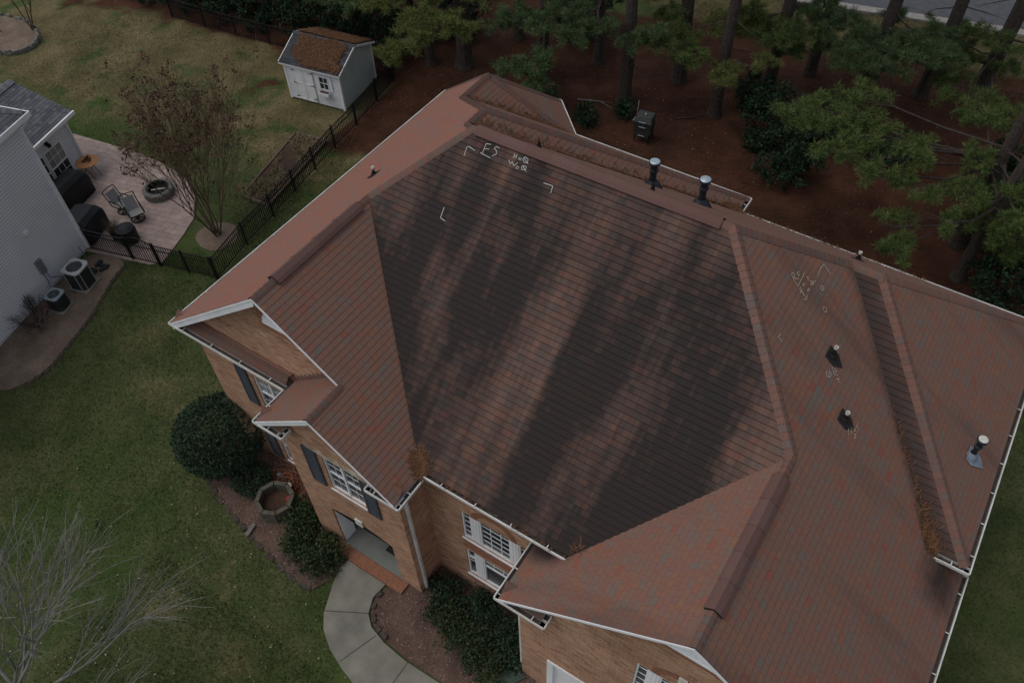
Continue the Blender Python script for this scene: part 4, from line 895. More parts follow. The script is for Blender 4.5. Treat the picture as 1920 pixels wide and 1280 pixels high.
# back room
mb = MB(); lap(mb, (-4.46, 3.36, 0), X_, -Y_, 4.46, .0, 2.35); lap(mb, (-4.46, 7.45, 0), -Y_, -X_, 4.09, 0, 2.35)
mb.face([(-4.475, 3.36, 2.35), (-4.475, 5.4, 3.2), (-4.475, 7.45, 2.35)]); mb.box(-4.4, 0, 3.45, 7.4, 0, 2.3); mb.build('siding_wall', [M_SIDING, M_LAP], nb, M=MN)
mb = MB(); mb.box(-4.50, -4.38, 3.325, 3.44, 0, 2.35); mb.build('corner_trim', M_WHITE, nb, M=MN)
mb = MB(); slope(mb, [(-4.78, 3.02, 2.44), (-4.78, 5.4, 3.4), (-.01, 5.4, 3.4), (-.01, 3.02, 2.44)], (0, -.4034, 1), 2.44, .4034, 'x'); slope(mb, [(-4.78, 7.78, 2.44), (-.01, 7.78, 2.44), (-.01, 5.4, 3.4), (-4.78, 5.4, 3.4)], (0, .4034, 1), 2.44, .4034, 'x')
mb.build('roof', [M_SLATE, M_BUTT], nb, M=MN); caps((-4.78, 5.4, 3.4), (-.02, 5.4, 3.4), (0, -.4, 1), (0, .4, 1), hw=.2, lift=.05).build('ridge_cap', [M_CAPG, M_BUTT], nb, M=MN)
mb = MB(); mb.box(-4.80, -.02, 2.91, 2.99, 2.30, 2.445); mb.box(-4.80, -.02, 2.99, 3.34, 2.28, 2.31); mb.build('gutter', M_WHITE, nb, M=MN)
mb = MB(); mb.bar((-4.6, 2.98, 2.30), (-4.44, 3.28, 2.05), .08); mb.bar((-4.44, 3.29, 2.05), (-4.44, 3.29, .1), .08); mb.build('downspout', M_WHITE, nb, M=MN)
mb = MB(); mb.bar((-.22, -.33, 5.80), (.02, -.07, 5.50), .085); mb.bar((.02, -.07, 5.5), (.02, -.07, .1), .08); mb.build('downspout', M_WHITE, nb, M=MN)
def nwin(a0, a1, z0, z1, mx, name='window', gl=(M_GLASS, M_GLASSC)):
    y = 3.335; t = .05; fr = MB()
    for q in ((a0, a0+t, z0, z1), (a1-t, a1, z0, z1), (a0+t, a1-t, z0, z0+t), (a0+t, a1-t, z1-t, z1), (a0+t, a1-t, (z0+z1)/2-.03, (z0+z1)/2+.03)): fr.box(q[0], q[1], y-.04, y+.01, q[2], q[3])
    f = fr.build(name, M_WHITE, nb, M=MN); zm = (z0+z1)/2
    for k, (c, d) in enumerate(((z0+t, zm-.03), (zm+.03, z1-t))):
        p = MB(); p.face([(a0+t, y-.012, c), (a1-t, y-.012, c), (a1-t, y-.012, d), (a0+t, y-.012, d)]); p.build('pane', gl[k], f, M=MN); g = MB()
        for q in range(1, mx): x = a0+t+(a1-a0-2*t)*q/mx; g.box(x-.008, x+.008, y-.028, y-.0125, c, d)
        g.box(a0+t, a1-t, y-.027, y-.013, (c+d)/2-.008, (c+d)/2+.008); g.build('grille', M_WHITE, f, M=MN)
nwin(-3.80, -2.80, .06, 1.66, 3); nwin(-2.74, -2.36, .06, 1.66, 1, gl=(M_GLASS, M_GLASS))
mb = MB(); mb.box(-3.22, -3.10, 3.24, 3.338, 1.86, 1.98); mb.lathe([(.03, -.08), (.085, -.02), (.085, .06), (.03, .12), (0, .13)], (-3.16, 3.20, 1.84), 10); mb.build('wall_lamp', M_BLACK, nb, M=MN)
mb = MB(); mb.box(1.82, 1.98, -.12, -.02, 2.44, 2.60); mb.box(1.80, 2.0, -.14, -.12, 2.56, 2.62); mb.build('vent_hood', M_WHITE, nb, M=MN)
mb = MB(); mb.box(2.03, 2.27, -.13, -.02, .85, 1.42); mb.box(2.02, 2.28, -.14, -.131, 1.38, 1.43); db = mb.build('disconnect_box', M_GREY, nb, M=MN)
mb = MB(); mb.tube([(2.22, -.07, .85), (2.22, -.09, .45), (2.45, -.25, .25), (2.5, -.6, .3)], .022, 6); mb.tube([(2.08, -.07, .85), (2.07, -.09, .5), (1.75, -.2, .3), (1.5, -.5, .3)], .022, 6); mb.build('conduit', M_GREY, nb, M=MN)

# ---------------------------------------------------------------- shed
SB = Vector((-11.15, 15.12, 0)); sx = Vector((2.808, .444, 0)).normalized(); sy = Vector((-sx.y, sx.x, 0))
MSH = Matrix((sx, sy, Vector((0, 0, 1)))).transposed().to_4x4(); MSH.translation = SB
shed = empty('garden_shed', (0, 0, 0), 'small white garden shed with needle-covered dark roof by the fence', 'shed'); SW, SD, SE = 2.84, 2.73, 1.84
mb = MB(); lap(mb, (0, 0, 0), X_, -Y_, SW, .06, SE, .1); mb.box(.03, SW-.03, .03, SD-.03, 0, SE-.05); mb.build('siding_wall', [M_SHEDW, M_LAP], shed, M=MSH)
mb = MB(); lap(mb, (SW, 0, 0), Y_, X_, SD, .06, SE, .1); SR = 2.42
k = 6
for i in range(k):
    z0, z1 = SE+(SR-SE)*i/k, SE+(SR-SE)*(i+1)/k; f0, f1 = i/k*SD/2, (i+1)/k*SD/2
    mb.face([(SW+.02, f0, z0), (SW+.02, SD-f0, z0), (SW+.004, SD-f1, z1), (SW+.004, f1, z1)]); mb.face([(-.02, f0, z0), (-.004, f1, z1), (-.004, SD-f1, z1), (-.02, SD-f0, z0)])
lap(mb, (0, SD, 0), -Y_, -X_, SD, .06, SE, .1); lap(mb, (SW, SD, 0), -X_, Y_, SW, .06, SE, .1); mb.build('siding_wall', [M_SHEDG, M_LAP], shed, M=MSH)
for x, y in ((-.03, -.03), (SW-.07, -.03), (SW-.07, SD-.07), (-.03, SD-.07)): mb = MB(); mb.box(x, x+.1, y, y+.1, 0, SE); mb.build('corner_trim', M_WHITE, shed, M=MSH)
mb = MB(); mb.box(-.16, SW+.16, -.15, -.12, SE-.09, SE+.01)
for x in (-.16, SW+.13):
    for s in (0, 1):
        y0, y1 = (-.15, SD/2) if s == 0 else (SD+.15, SD/2); P = [(y0, SE-.09), (y0, SE+.01), (y1, SR+.06), (y1, SR-.05)]
        mb.face([(x, a, b) for a, b in P]); mb.face([(x+.03, a, b) for a, b in P]); mb.face([(x, P[1][0], P[1][1]), (x+.03, P[1][0], P[1][1]), (x+.03, P[2][0], P[2][1]), (x, P[2][0], P[2][1])])
mb.build('eave_trim', M_WHITE, shed, M=MSH)
pt = (SR+.05-SE)/(SD/2+.15); mb = MB(); M_SHROOF = shingle('shed_shingle', [(.2, (.030, .034, .040)), (.5, (.050, .055, .062)), (.8, (.072, .078, .085))])
slope(mb, [(-.15, -.16, SE), (SW+.15, -.16, SE), (SW+.15, SD/2, SR+.05), (-.15, SD/2, SR+.05)], (0, -pt, 1), SE, pt, 'x'); slope(mb, [(-.15, SD+.16, SE), (-.15, SD/2, SR+.05), (SW+.15, SD/2, SR+.05), (SW+.15, SD+.16, SE)], (0, pt, 1), SE, pt, 'x')
mb.build('roof', [M_SHROOF, M_BUTT], shed, M=MSH); caps((-.15, SD/2, SR+.05), (SW+.15, SD/2, SR+.05), (0, -pt, 1), (0, pt, 1), hw=.11, lift=.02, arch=.02).build('ridge_cap', [simple('shed_cap', (.05, .058, .066)), M_BUTT], shed, M=MSH)
for a, b in ((.42, .93), (.945, 1.46)):
    mb = MB(); mb.box(a, b, -.055, -.022, .10, SE-.12)
    for x0, x1, z0, z1 in ((a, a+.07, .1, SE-.12), (b-.07, b, .1, SE-.12), (a+.07, b-.07, .1, .18), (a+.07, b-.07, SE-.2, SE-.12), (a+.07, b-.07, .9, .97)): mb.box(x0, x1, -.065, -.0552, z0, z1)
    dr = mb.build('door', M_WHITE, shed, M=MSH); h = MB(); xx = a if a < .9 else b-.18
    for z in (.25, .93, 1.55): h.box(xx, xx+.18, -.074, -.0655, z-.012, z+.012); h.box(xx+(0 if a < .9 else .15), xx+(.03 if a < .9 else .18), -.076, -.066, z-.045, z+.045)
    h.build('hinge', M_BLACK, dr, M=MSH)
mb = MB(); x0, x1, z0, z1 = 1.80, 2.22, .92, 1.50
for q in ((x0-.05, x0, z0-.05, z1+.05), (x1, x1+.05, z0-.05, z1+.05), (x0, x1, z1, z1+.05), (x0, x1, z0-.05, z0)): mb.box(q[0], q[1], -.06, -.015, q[2], q[3])
wf = mb.build('window', M_WHITE, shed, M=MSH); mb = MB(); mb.face([(x0, -.03, z0), (x1, -.03, z0), (x1, -.03, z1), (x0, -.03, z1)]); mb.build('pane', M_GLASS, wf, M=MSH)
mb = MB(); mb.box((x0+x1)/2-.014, (x0+x1)/2+.014, -.045, -.0305, z0, z1); mb.box(x0, x1, -.046, -.031, (z0+z1)/2-.014, (z0+z1)/2+.014); mb.build('grille', M_WHITE, wf, M=MSH)
for a in (x0-.20, x1+.06):
    mb = MB(); mb.box(a, a+.14, -.05, -.02, z0-.06, z1+.06); mb.build('shutter', M_SHEDW, shed, M=MSH)
mb = MB(); mb.box(x0-.04, x1+.04, -.24, -.04, z0-.27, z0-.10); mb.box(x0-.02, x1+.02, -.22, -.06, z0-.10, z0-.099, 1)
for q in range(4): mb.box(x0-.02+q*.14, x0+.04+q*.14, -.25, -.24, z0-.25, z0-.12)
mb.build('flower_box', [M_WHITE, M_SOIL], shed, M=MSH)
def needle_sheet():
    """matted needles lying on both shed slopes: many short blades"""
    V = []; n = Vector((0, -pt, 1)).normalized()
    for i in range(15000):
        back = random.random() < .42; x = random.uniform(.0, SW+.05); t = random.uniform(.04, .98)
        g = math.sin(x*3.1+1.3)*.10+math.sin(x*7.7)*.05
        if not back:
            if t > .93+g*.3 or x < .18+g+.4*max(0, .30-t) or (t < .26+g and x < 1.0+g): continue
            if t < .1 and random.random() < .6: continue
            if x > SW-.25+g and t > .3: continue
            y = -.16+(SD/2+.16)*t
        else: y = SD+.16-(SD/2+.16)*t*.95
        z = SE+(SR+.05-SE)*t+.022+random.random()*.05; a = random.random()*6.283; l = random.uniform(.05, .16); dx, dy = math.cos(a)*l, math.sin(a)*l
        s = Vector((-math.sin(a), math.cos(a), 0))*.010; b = Vector((x, y, z)); dz = (pt if not back else -pt)*dy; e = b+Vector((dx, dy, dz+.01)); V += [b-s, b+s, e+s, e-s]
    V = [tuple(MSH @ v) for v in V]; o = np_mesh('pine_needle_litter', V, np.arange(len(V)).reshape(-1, 4), M_NEEDLE); tag(o, 'thick mat of rusty pine needles on the shed roof', 'pine needles', kind='stuff')
needle_sheet()

# ---------------------------------------------------------------- black metal fences and gate
def fence(name, pts, label, cat='fence', h=1.06, gate=False, skip_first=False, group=None):
    o = empty(name, pts[0], label, cat, group); base = Vector(pts[0])
    loc = [Vector(p)-base for p in pts]
    pn = MB()
    for a, b in zip(loc[:-1], loc[1:]):
        d = b-a; L_ = d.length; d.normalize(); k = int(L_/.105)
        for z in ((.10, .80, h-.03) if not gate else (.10, .80)): pn.bar(a+Vector((0, 0, z)), b+Vector((0, 0, z)), .028, .032)
        ht = lambda t: h-.03+(.20*math.sin(math.pi*t) if gate else 0)
        if gate:
            for q in range(10): pn.bar(a+d*L_*q/10+Vector((0, 0, ht(q/10))), a+d*L_*(q+1)/10+Vector((0, 0, ht((q+1)/10))), .03, .032)
        for q in range(1, k): p = a+d*(L_*q/k); pn.bar(p+Vector((0, 0, .06)), p+Vector((0, 0, ht(q/k))), .024, .024, up=(1, 0, 0))
    pn.build('picket_panel', M_BLACK, o)
    for i, p in enumerate(loc):
        if skip_first and i == 0: continue
        m = MB(); m.box(p.x-.03, p.x+.03, p.y-.03, p.y+.03, 0, h+.05); m.lathe([(.045, h+.05), (.045, h+.065), (0, h+.09)], p, 4); m.build('post', M_BLACK, o)
    return o
F0, F1 = Vector((-11.0, 3.60, 0)), Vector((-5.52, 5.10, 0)); fd = (F1-F0)
fence('metal_fence', [F0, F0+fd*.35], 'short black fence panel joining the white house to the gate')
fence('garden_gate', [F0+fd*.362, F0+fd*.56], 'arched black metal gate between the patio fence panels', 'gate', gate=True)
fence('metal_fence', [F0+fd*.572, F0+fd*.78, F1-fd*.012], 'black fence panels between the gate and the side fence corner')
side_pts = [(-5.52, 5.10, 0), (-5.95, 7.0, 0), (-6.18, 8.7, 0), (-6.45, 10.25, 0), (-6.72, 11.75, 0), (-6.98, 13.3, 0), (-7.22, 15.0, 0), (-7.62, 16.9, 0), (-7.95, 18.55, 0)]
fence('metal_fence', side_pts, 'long black side fence running past the shed beside the brick house')
fence('metal_fence', [(-7.97, 18.60, 0), (-9.8, 18.45, 0), (-11.6, 18.3, 0), (-13.5, 18.15, 0), (-15.2, 17.9, 0), (-17.2, 17.6, 0), (-19.2, 17.4, 0), (-21.4, 17.2, 0)], 'dark back fence against the shrubs behind the shed', skip_first=True)

# ---------------------------------------------------------------- paved areas and beds
def sheet(name, poly, z0, z1, mat, kind='structure', side=None, sm=0):
    P = poly
    for _ in range(sm):
        Q = []
        for i in range(len(P)):
            a, b = P[i], P[(i+1) % len(P)]; Q += [(a[0]*.75+b[0]*.25, a[1]*.75+b[1]*.25), (a[0]*.25+b[0]*.75, a[1]*.25+b[1]*.75)]
        P = Q
    mb = MB(); mb.prism(P, z0, z1); o = mb.build(name, mat); tag(o, kind=kind); return o
m, N, L, B = nt('stamped_concrete'); g = N.new('ShaderNodeNewGeometry').outputs['Position']; bt = N.new('ShaderNodeTexBrick')
mp = N.new('ShaderNodeMapping'); mp.inputs['Rotation'].default_value = (0, 0, -.28); L.new(g, mp.inputs[0]); L.new(mp.outputs[0], bt.inputs['Vector'])
bt.offset = .43; bt.inputs['Scale'].default_value = 1; bt.inputs['Brick Width'].default_value = .52; bt.inputs['Row Height'].default_value = .26; bt.inputs['Mortar Size'].default_value = .009
bt.inputs['Color1'].default_value = (.42, .315, .27, 1); bt.inputs['Color2'].default_value = (.34, .26, .23, 1); bt.inputs['Mortar'].default_value = (.19, .145, .125, 1)
cc = mixc(N, L, .8, bt.outputs['Color'], ramp(N, L, noise(N, L, g, 2.2, 7, .7), [(.3, (.62, .60, .60)), (.66, (1.08, 1.08, 1.08))]), 'MULTIPLY'); L.new(cc, B.inputs['Base Color']); B.inputs['Roughness'].default_value = .7
bump(N, L, B, bt.outputs['Fac'], -.008, .5); M_PATIO = m
sheet('patio', [(-19.5, 6.8), (-17.5, 8.03), (-15.71, 8.32), (-13.97, 8.59), (-12.36, 8.65), (-10.92, 8.45), (-9.6, 7.79), (-8.8, 6.95), (-8.42, 6.05), (-7.95, 4.55), (-8.3, 4.25), (-11.2, 3.4), (-12.5, 2.6), (-19.5, 2.4)], -.1, .035, M_PATIO)
WALK = [(5.72, -.80), (5.68, -1.15), (5.82, -1.56), (6.16, -2.32), (6.44, -2.65), (6.9, -2.94), (7.49, -3.16), (8.2, -3.34), (9.6, -3.55), (12.5, -3.75), (12.5, -2.3), (9.89, -2.10), (8.79, -2.13), (8.02, -2.06), (7.47, -1.91), (7.17, -1.67), (7.0, -1.26), (7.05, -.80)]
sheet('walkway', WALK, -.1, .045, M_CONC)
mb = MB()
for a, b in (((6.10, -2.27), (7.20, -1.66)), ((7.36, -3.06), (7.73, -2.02)), ((8.87, -3.48), (8.86, -2.11)), ((10.6, -3.62), (10.6, -2.16))): mb.bar((*a, .0455), (*b, .0455), .022, .004)
tag(mb.build('walkway_joints', M_JOINT), kind='structure')
sheet('driveway', [(11.9, -4.2), (18.4, -4.2), (18.4, -.73), (11.9, -.73)], -.1, .03, M_CONC); sheet('driveway', [(12.0, -22), (18.3, -22), (18.3, -4.21), (12.0, -4.21)], -.1, .026, M_CONC)
BEDL = [(-.6, .62), (-.3, -.5), (.23, -.95), (1.05, -1.3), (1.9, -1.5), (3.04, -1.75), (4.02, -1.92), (4.91, -2.02), (5.45, -1.95), (5.68, -1.5), (5.66, -.76), (5.3, -.44), (4.44, -.44), (4.44, .62)]
sheet('mulch_bed', BEDL, -.05, .02, M_MULCH)
BEDM = [(7.60, -.44), (7.12, -.80), (7.06, -1.26), (7.22, -1.63), (7.5, -1.85), (8.04, -2.0), (8.79, -2.07), (9.89, -2.04), (11.3, -2.1), (11.9, -1.6), (11.9, -.74), (11.45, -.72), (11.44, .48), (8.05, .48), (8.05, -.44)]
sheet('mulch_bed', BEDM, -.05, .022, M_MULCH)
sheet('mulch_bed', [(-11.0, 3.5), (-9.16, 4.0), (-8.95, 3.2), (-8.45, 2.1), (-8.1, 1.4), (-7.72, .2), (-7.36, -.9), (-7.46, -1.77), (-7.9, -2.5), (-9.3, -2.4), (-10.2, .8)], -.05, .02, M_MULCHN, sm=2)
sheet('mulch_bed', [(-7.75, 6.0), (-6.7, 5.9), (-6.35, 6.9), (-7.0, 7.6), (-7.9, 7.3), (-8.15, 6.5)], -.05, .02, M_MULCHN, sm=2)
isl = [(-26.9+2.6*math.cos(a)-.9, 11.45+1.45*math.sin(a)) for a in np.linspace(0, 6.283, 24, endpoint=False)]; sheet('mulch_bed', isl, -.05, .06, M_MULCHN)
def stone_row(pts, sz, label, n=None, mat=M_EDGE, hh=.1):
    o = empty('stone_edging', (*pts[0], 0), label, 'stone edging'); P = [Vector((*p, 0)) for p in pts]; base = P[0]
    for a, b in zip(P[:-1], P[1:]):
        d = b-a; k = max(1, int(d.length/sz))
        for i in range(k):
            mbs = MB(); c = a+d*((i+.5)/k)-base; r = sz*.5*random.uniform(.8, 1.25); an = math.atan2(d.y, d.x)+random.uniform(-.22, .22)
            M = Matrix.Translation(c) @ Matrix.Rotation(an, 4, 'Z'); h = hh*random.uniform(.7, 1.2); t = random.uniform(.7, .9)
            pr = [(-r, -.07), (r*.9, -.075), (r, .05), (r*.5, .085), (-r*.8, .07)]
            for q in range(5):
                p0, p1 = pr[q], pr[(q+1) % 5]; mbs.face([M @ Vector((*p0, 0)), M @ Vector((*p1, 0)), M @ Vector((p1[0]*t, p1[1]*t, h)), M @ Vector((p0[0]*t, p0[1]*t, h))])
            mbs.face([M @ Vector((p[0]*t, p[1]*t, h)) for p in pr]); mbs.build('stone', mat, o)
    return o
stone_row([(.0, -.95), (.23, -.98), (1.05, -1.33), (1.9, -1.53), (3.04, -1.78), (4.02, -1.95), (4.91, -2.05), (5.55, -1.98)], .36, 'row of flat dark stones edging the left front bed', hh=.05)
stone_row([(7.12, -.95), (7.08, -1.26), (7.25, -1.60), (7.53, -1.82), (8.06, -1.97)], .25, 'curved stone edging between the walkway and the main bed')
stone_row([(-9.1, 3.75), (-8.9, 3.15), (-8.4, 2.1), (-8.05, 1.4), (-7.66, .2), (-7.32, -.9), (-7.42, -1.8)], .3, "low dark edging along the neighbour's mulch bed", hh=.04)
stone_row(isl+[isl[0]], .42, 'ring of stones round the far island bed', mat=M_STONE, hh=.22)

# raised vegetable bed by the side fence
rb = empty('raised_bed', (-8.1, 11, 0), 'timber-edged vegetable bed with bare soil beside the side fence', 'garden bed'); q = [Vector((-8.07, 8.88, 0)), Vector((-9.07, 13.12, 0)), Vector((-8.08, 13.28, 0)), Vector((-6.72, 9.0, 0))]
q[2] = Vector((-7.55, 13.35, 0)); mb = MB(); b0 = Vector((-8.1, 11, 0))
for i in range(4): mb.bar(q[i]-b0+Vector((0, 0, .07)), q[(i+1) % 4]-b0+Vector((0, 0, .07)), .09, .15)
mb.build('timber_border', M_TIMBER, rb); mb = MB(); mb.prism([tuple((p-b0)[:2]) for p in q], -.02, .09); mb.build('soil', M_SOIL, rb)
V = []
for i in range(2600):
    a, b = random.random(), random.random(); p = (q[0].lerp(q[1], a)).lerp(q[3].lerp(q[2], a), .1+.8*b); d = Vector((random.gauss(0, 1), random.gauss(0, 1), random.random()*.9)).normalized()*random.uniform(.08, .28); s = Vector((-d.y, d.x, 0)).normalized()*.012
    if (math.sin(a*9)+math.sin(b*5+a*14)) < -.2: continue
    p.z = .095; V += [p-s, p+s, p+d+s, p+d-s]
o = np_mesh('dead_plants', [tuple(v) for v in V], np.arange(len(V)).reshape(-1, 4), M_DRY); tag(o, 'withered dry stalks lying in the timber-edged bed', 'dead plants', kind='stuff')

# road, kerb and verge behind the woods
rd = Vector((.975, .224, 0)); rn = Vector((-.224, .975, 0)); r0 = Vector((8.07, 35.17, 0))
def strip(name, o0, o1, z, mat):
    mb = MB(); a, b = r0-rd*60, r0+rd*60; P = [a+rn*o0, b+rn*o0, b+rn*o1, a+rn*o1]; mb.prism([(p.x, p.y) for p in P], -.05, z); tag(mb.build(name, mat), kind='structure')
strip('road', .55, 9.0, .02, M_ROAD); strip('kerb', 0, .54, .10, simple('kerb_concrete', (.38, .36, .33), (.26, .24, .22), 4, .9)); strip('kerb', 9.01, 9.5, .12, M_CONC)

# ---------------------------------------------------------------- things on the patio
def cover(loc, rz, w_, d_, h_, label, logo=False):
    o = empty('covered_grill', loc, label, 'grill cover', 'covered grills on the patio', rz); mb = MB()
    prof = [(-.5, 0), (-.52, .62), (-.48, .80), (-.30, .97), (.30, 1.0), (.47, .86), (.52, .70), (.5, 0)]; n = 9
    rows = []
    for i in range(n):
        t = i/(n-1); x = (t-.5)*w_; sc = 1-.06*abs(2*t-1)**8; hs = 1-.14*max(0, abs(2*t-1)-.72)/.28
        rows.append([Vector((x, p[0]*d_*sc*(1+.03*math.sin(9*t+k)), p[1]*h_*hs)) for k, p in enumerate(prof)])
    for i in range(n-1):
        for k in range(len(prof)-1): mb.face([rows[i][k], rows[i+1][k], rows[i+1][k+1], rows[i][k+1]])
    mb.face(list(reversed(rows[0]))); mb.face(rows[-1]); mb.build('cover', M_COVER, o)
    if logo: l = MB(); l.box(.02, .22, -d_*.53-.012, -d_*.53-.002, h_*.56, h_*.59); l.build('label_tag', M_PVC, o)
    return o
ang = math.atan2(e1.y, e1.x)
cover(tuple(MN @ Vector((-2.15, 2.25, .035))), ang, 1.75, .95, 1.12, 'larger black grill cover under the patio window', True)
cover(tuple(MN @ Vector((-.75, .55, .035))), ang+.12, 1.35, 1.2, 1.0, 'black grill cover against the white house corner by the fence')
rc = empty('round_cover', (-9.95, 4.75, .035), 'round black covered drum beside the patio gate', 'covered drum'); mb = MB(); mb.lathe([(.36, 0), (.38, .5), (.36, .62), (.2, .70), (0, .72)], (0, 0, 0), 18); mb.build('cover', M_COVER, rc)
fp = empty('fire_pit', (-11.1, 7.25, .035), 'round grey stone fire pit on the patio', 'fire pit'); mb = MB(); mb.lathe([(.60, 0), (.61, .28), (.56, .33), (.45, .33), (.42, .28), (.42, .10), (0, .08)], (0, 0, 0), 28); mb.build('stone_ring', M_STONE, fp)
mb = MB(); mb.lathe([(.455, .332), (.455, .345), (.40, .345), (.40, .12), (0, .11)], (0, 0, 0), 28); mb.build('fire_bowl', M_BLACK, fp)
mb = MB(); mb.bar((-.2, -.18, .22), (.28, .2, .26), .035); mb.build('poker', M_PVC, fp); mb = MB()
for i in range(5): a = i*1.3; mb.tube([(.26*math.cos(a), .26*math.sin(a), .18), (-.2*math.cos(a+.5), -.2*math.sin(a+.5), .2)], .03, 6)
mb.build('charred_log', M_BARK, fp)
def chair(loc, rz, label):
    o = empty('patio_chair', loc, label, 'patio chair', 'swivel chairs by the fire pit', rz); t = .016
    b = MB(); n = 20
    for i in range(n): a0, a1 = 2*math.pi*i/n, 2*math.pi*(i+1)/n; b.bar((.27*math.cos(a0), .27*math.sin(a0), .03), (.27*math.cos(a1), .27*math.sin(a1), .03), .035)
    for i in range(5): a = 2*math.pi*i/5; b.bar((0, 0, .07), (.27*math.cos(a), .27*math.sin(a), .03), .03)
    b.tube([(0, 0, .03), (0, 0, .30)], .035, 10); b.build('swivel_base', M_BLACK, o)
    fr = MB()
    for s in (-.29, .29):
        fr.tube([(.30, s, .40), (-.20, s, .34), (-.31, s, .62), (-.44, s, .95)], t*1.3, 8); fr.tube([(-.30, s, .58), (.06, s, .62), (.30, s, .58), (.33, s, .47), (.28, s, .39)], t*1.4, 8)
    fr.tube([(-.44, -.29, .95), (-.46, 0, .98), (-.44, .29, .95)], t, 8); fr.tube([(.30, -.29, .40), (.32, 0, .38), (.30, .29, .40)], t, 8); fr.box(-.18, .2, -.05, .05, .29, .33); fr.build('frame', M_BLACK, o)
    st = MB(); P = [(.30, .405), (.05, .36), (-.19, .35)]; Q = [(-.19, .355), (-.31, .63), (-.40, .86)]
    for a, c in zip(P[:-1], P[1:]): st.face([(a[0], -.225, a[1]), (a[0], .225, a[1]), (c[0], .225, c[1]), (c[0], -.225, c[1])])
    st.build('seat', M_SLING, o); st = MB()
    for a, c in zip(Q[:-1], Q[1:]): st.face([(a[0], -.225, a[1]), (a[0], .225, a[1]), (c[0], .225, c[1]), (c[0], -.225, c[1])])
    st.build('backrest', M_SLING, o); return o
chair((-11.5, 5.80, .035), .10, 'black swivel patio chair nearer the covered grills'); chair((-10.65, 5.75, .035), -.35, 'black swivel patio chair nearer the fire pit and gate')
tb = empty('round_table', (-14.45, 6.62, .035), 'small round orange folding table on the patio edge', 'table'); mb = MB(); mb.lathe([(0, .66), (.44, .66), (.46, .675), (.44, .69), (0, .69)], (0, 0, 0), 24); mb.build('tabletop', M_ORANGE, tb)
for s in (-.2, .2):
    mb = MB(); mb.tube([(-.36, s, 0), (.26, s*.9, .66)], .014, 6); mb.tube([(.36, s*.8, 0), (-.26, s*.9, .66)], .014, 6); mb.build('leg', M_BLACK, tb)
P = ellipsoid_pts(60, (-14.5, 6.7, .735), (.2, .16, .015)); V, F = leaves(P, .12, .6); tag(np_mesh('dead_leaves', V, F, M_SEED), 'dark dead leaves lying on the orange table', 'leaves', kind='stuff')
pl_ = empty('potted_grass', (-10.45, 4.55, .035), 'pot of straggly pale grass by the covered grill and fence', 'plant'); mb = MB(); mb.lathe([(.13, 0), (.18, .3), (.16, .3), (.15, .27), (0, .27)], (0, 0, 0), 14); mb.build('pot', M_RUBBER, pl_)
def blades(n, c, r, h, wd=.008, lean=.5):
    V = []
    for i in range(n):
        a = random.random()*6.283; rr = r*math.sqrt(random.random()); b = Vector((c[0]+rr*math.cos(a), c[1]+rr*math.sin(a), c[2])); d = Vector((math.cos(a)*lean*random.random(), math.sin(a)*lean*random.random(), 1))*h*random.uniform(.5, 1.1); s = Vector((-math.sin(a), math.cos(a), 0))*wd; V += [b-s, b+s, b+d+s*.2, b+d-s*.2]
    return [tuple(v) for v in V], np.arange(len(V)).reshape(-1, 4)
V, F = blades(220, (0, 0, .27), .14, .5, .008, .9); np_mesh('foliage', V, F, M_DRY, pl_)

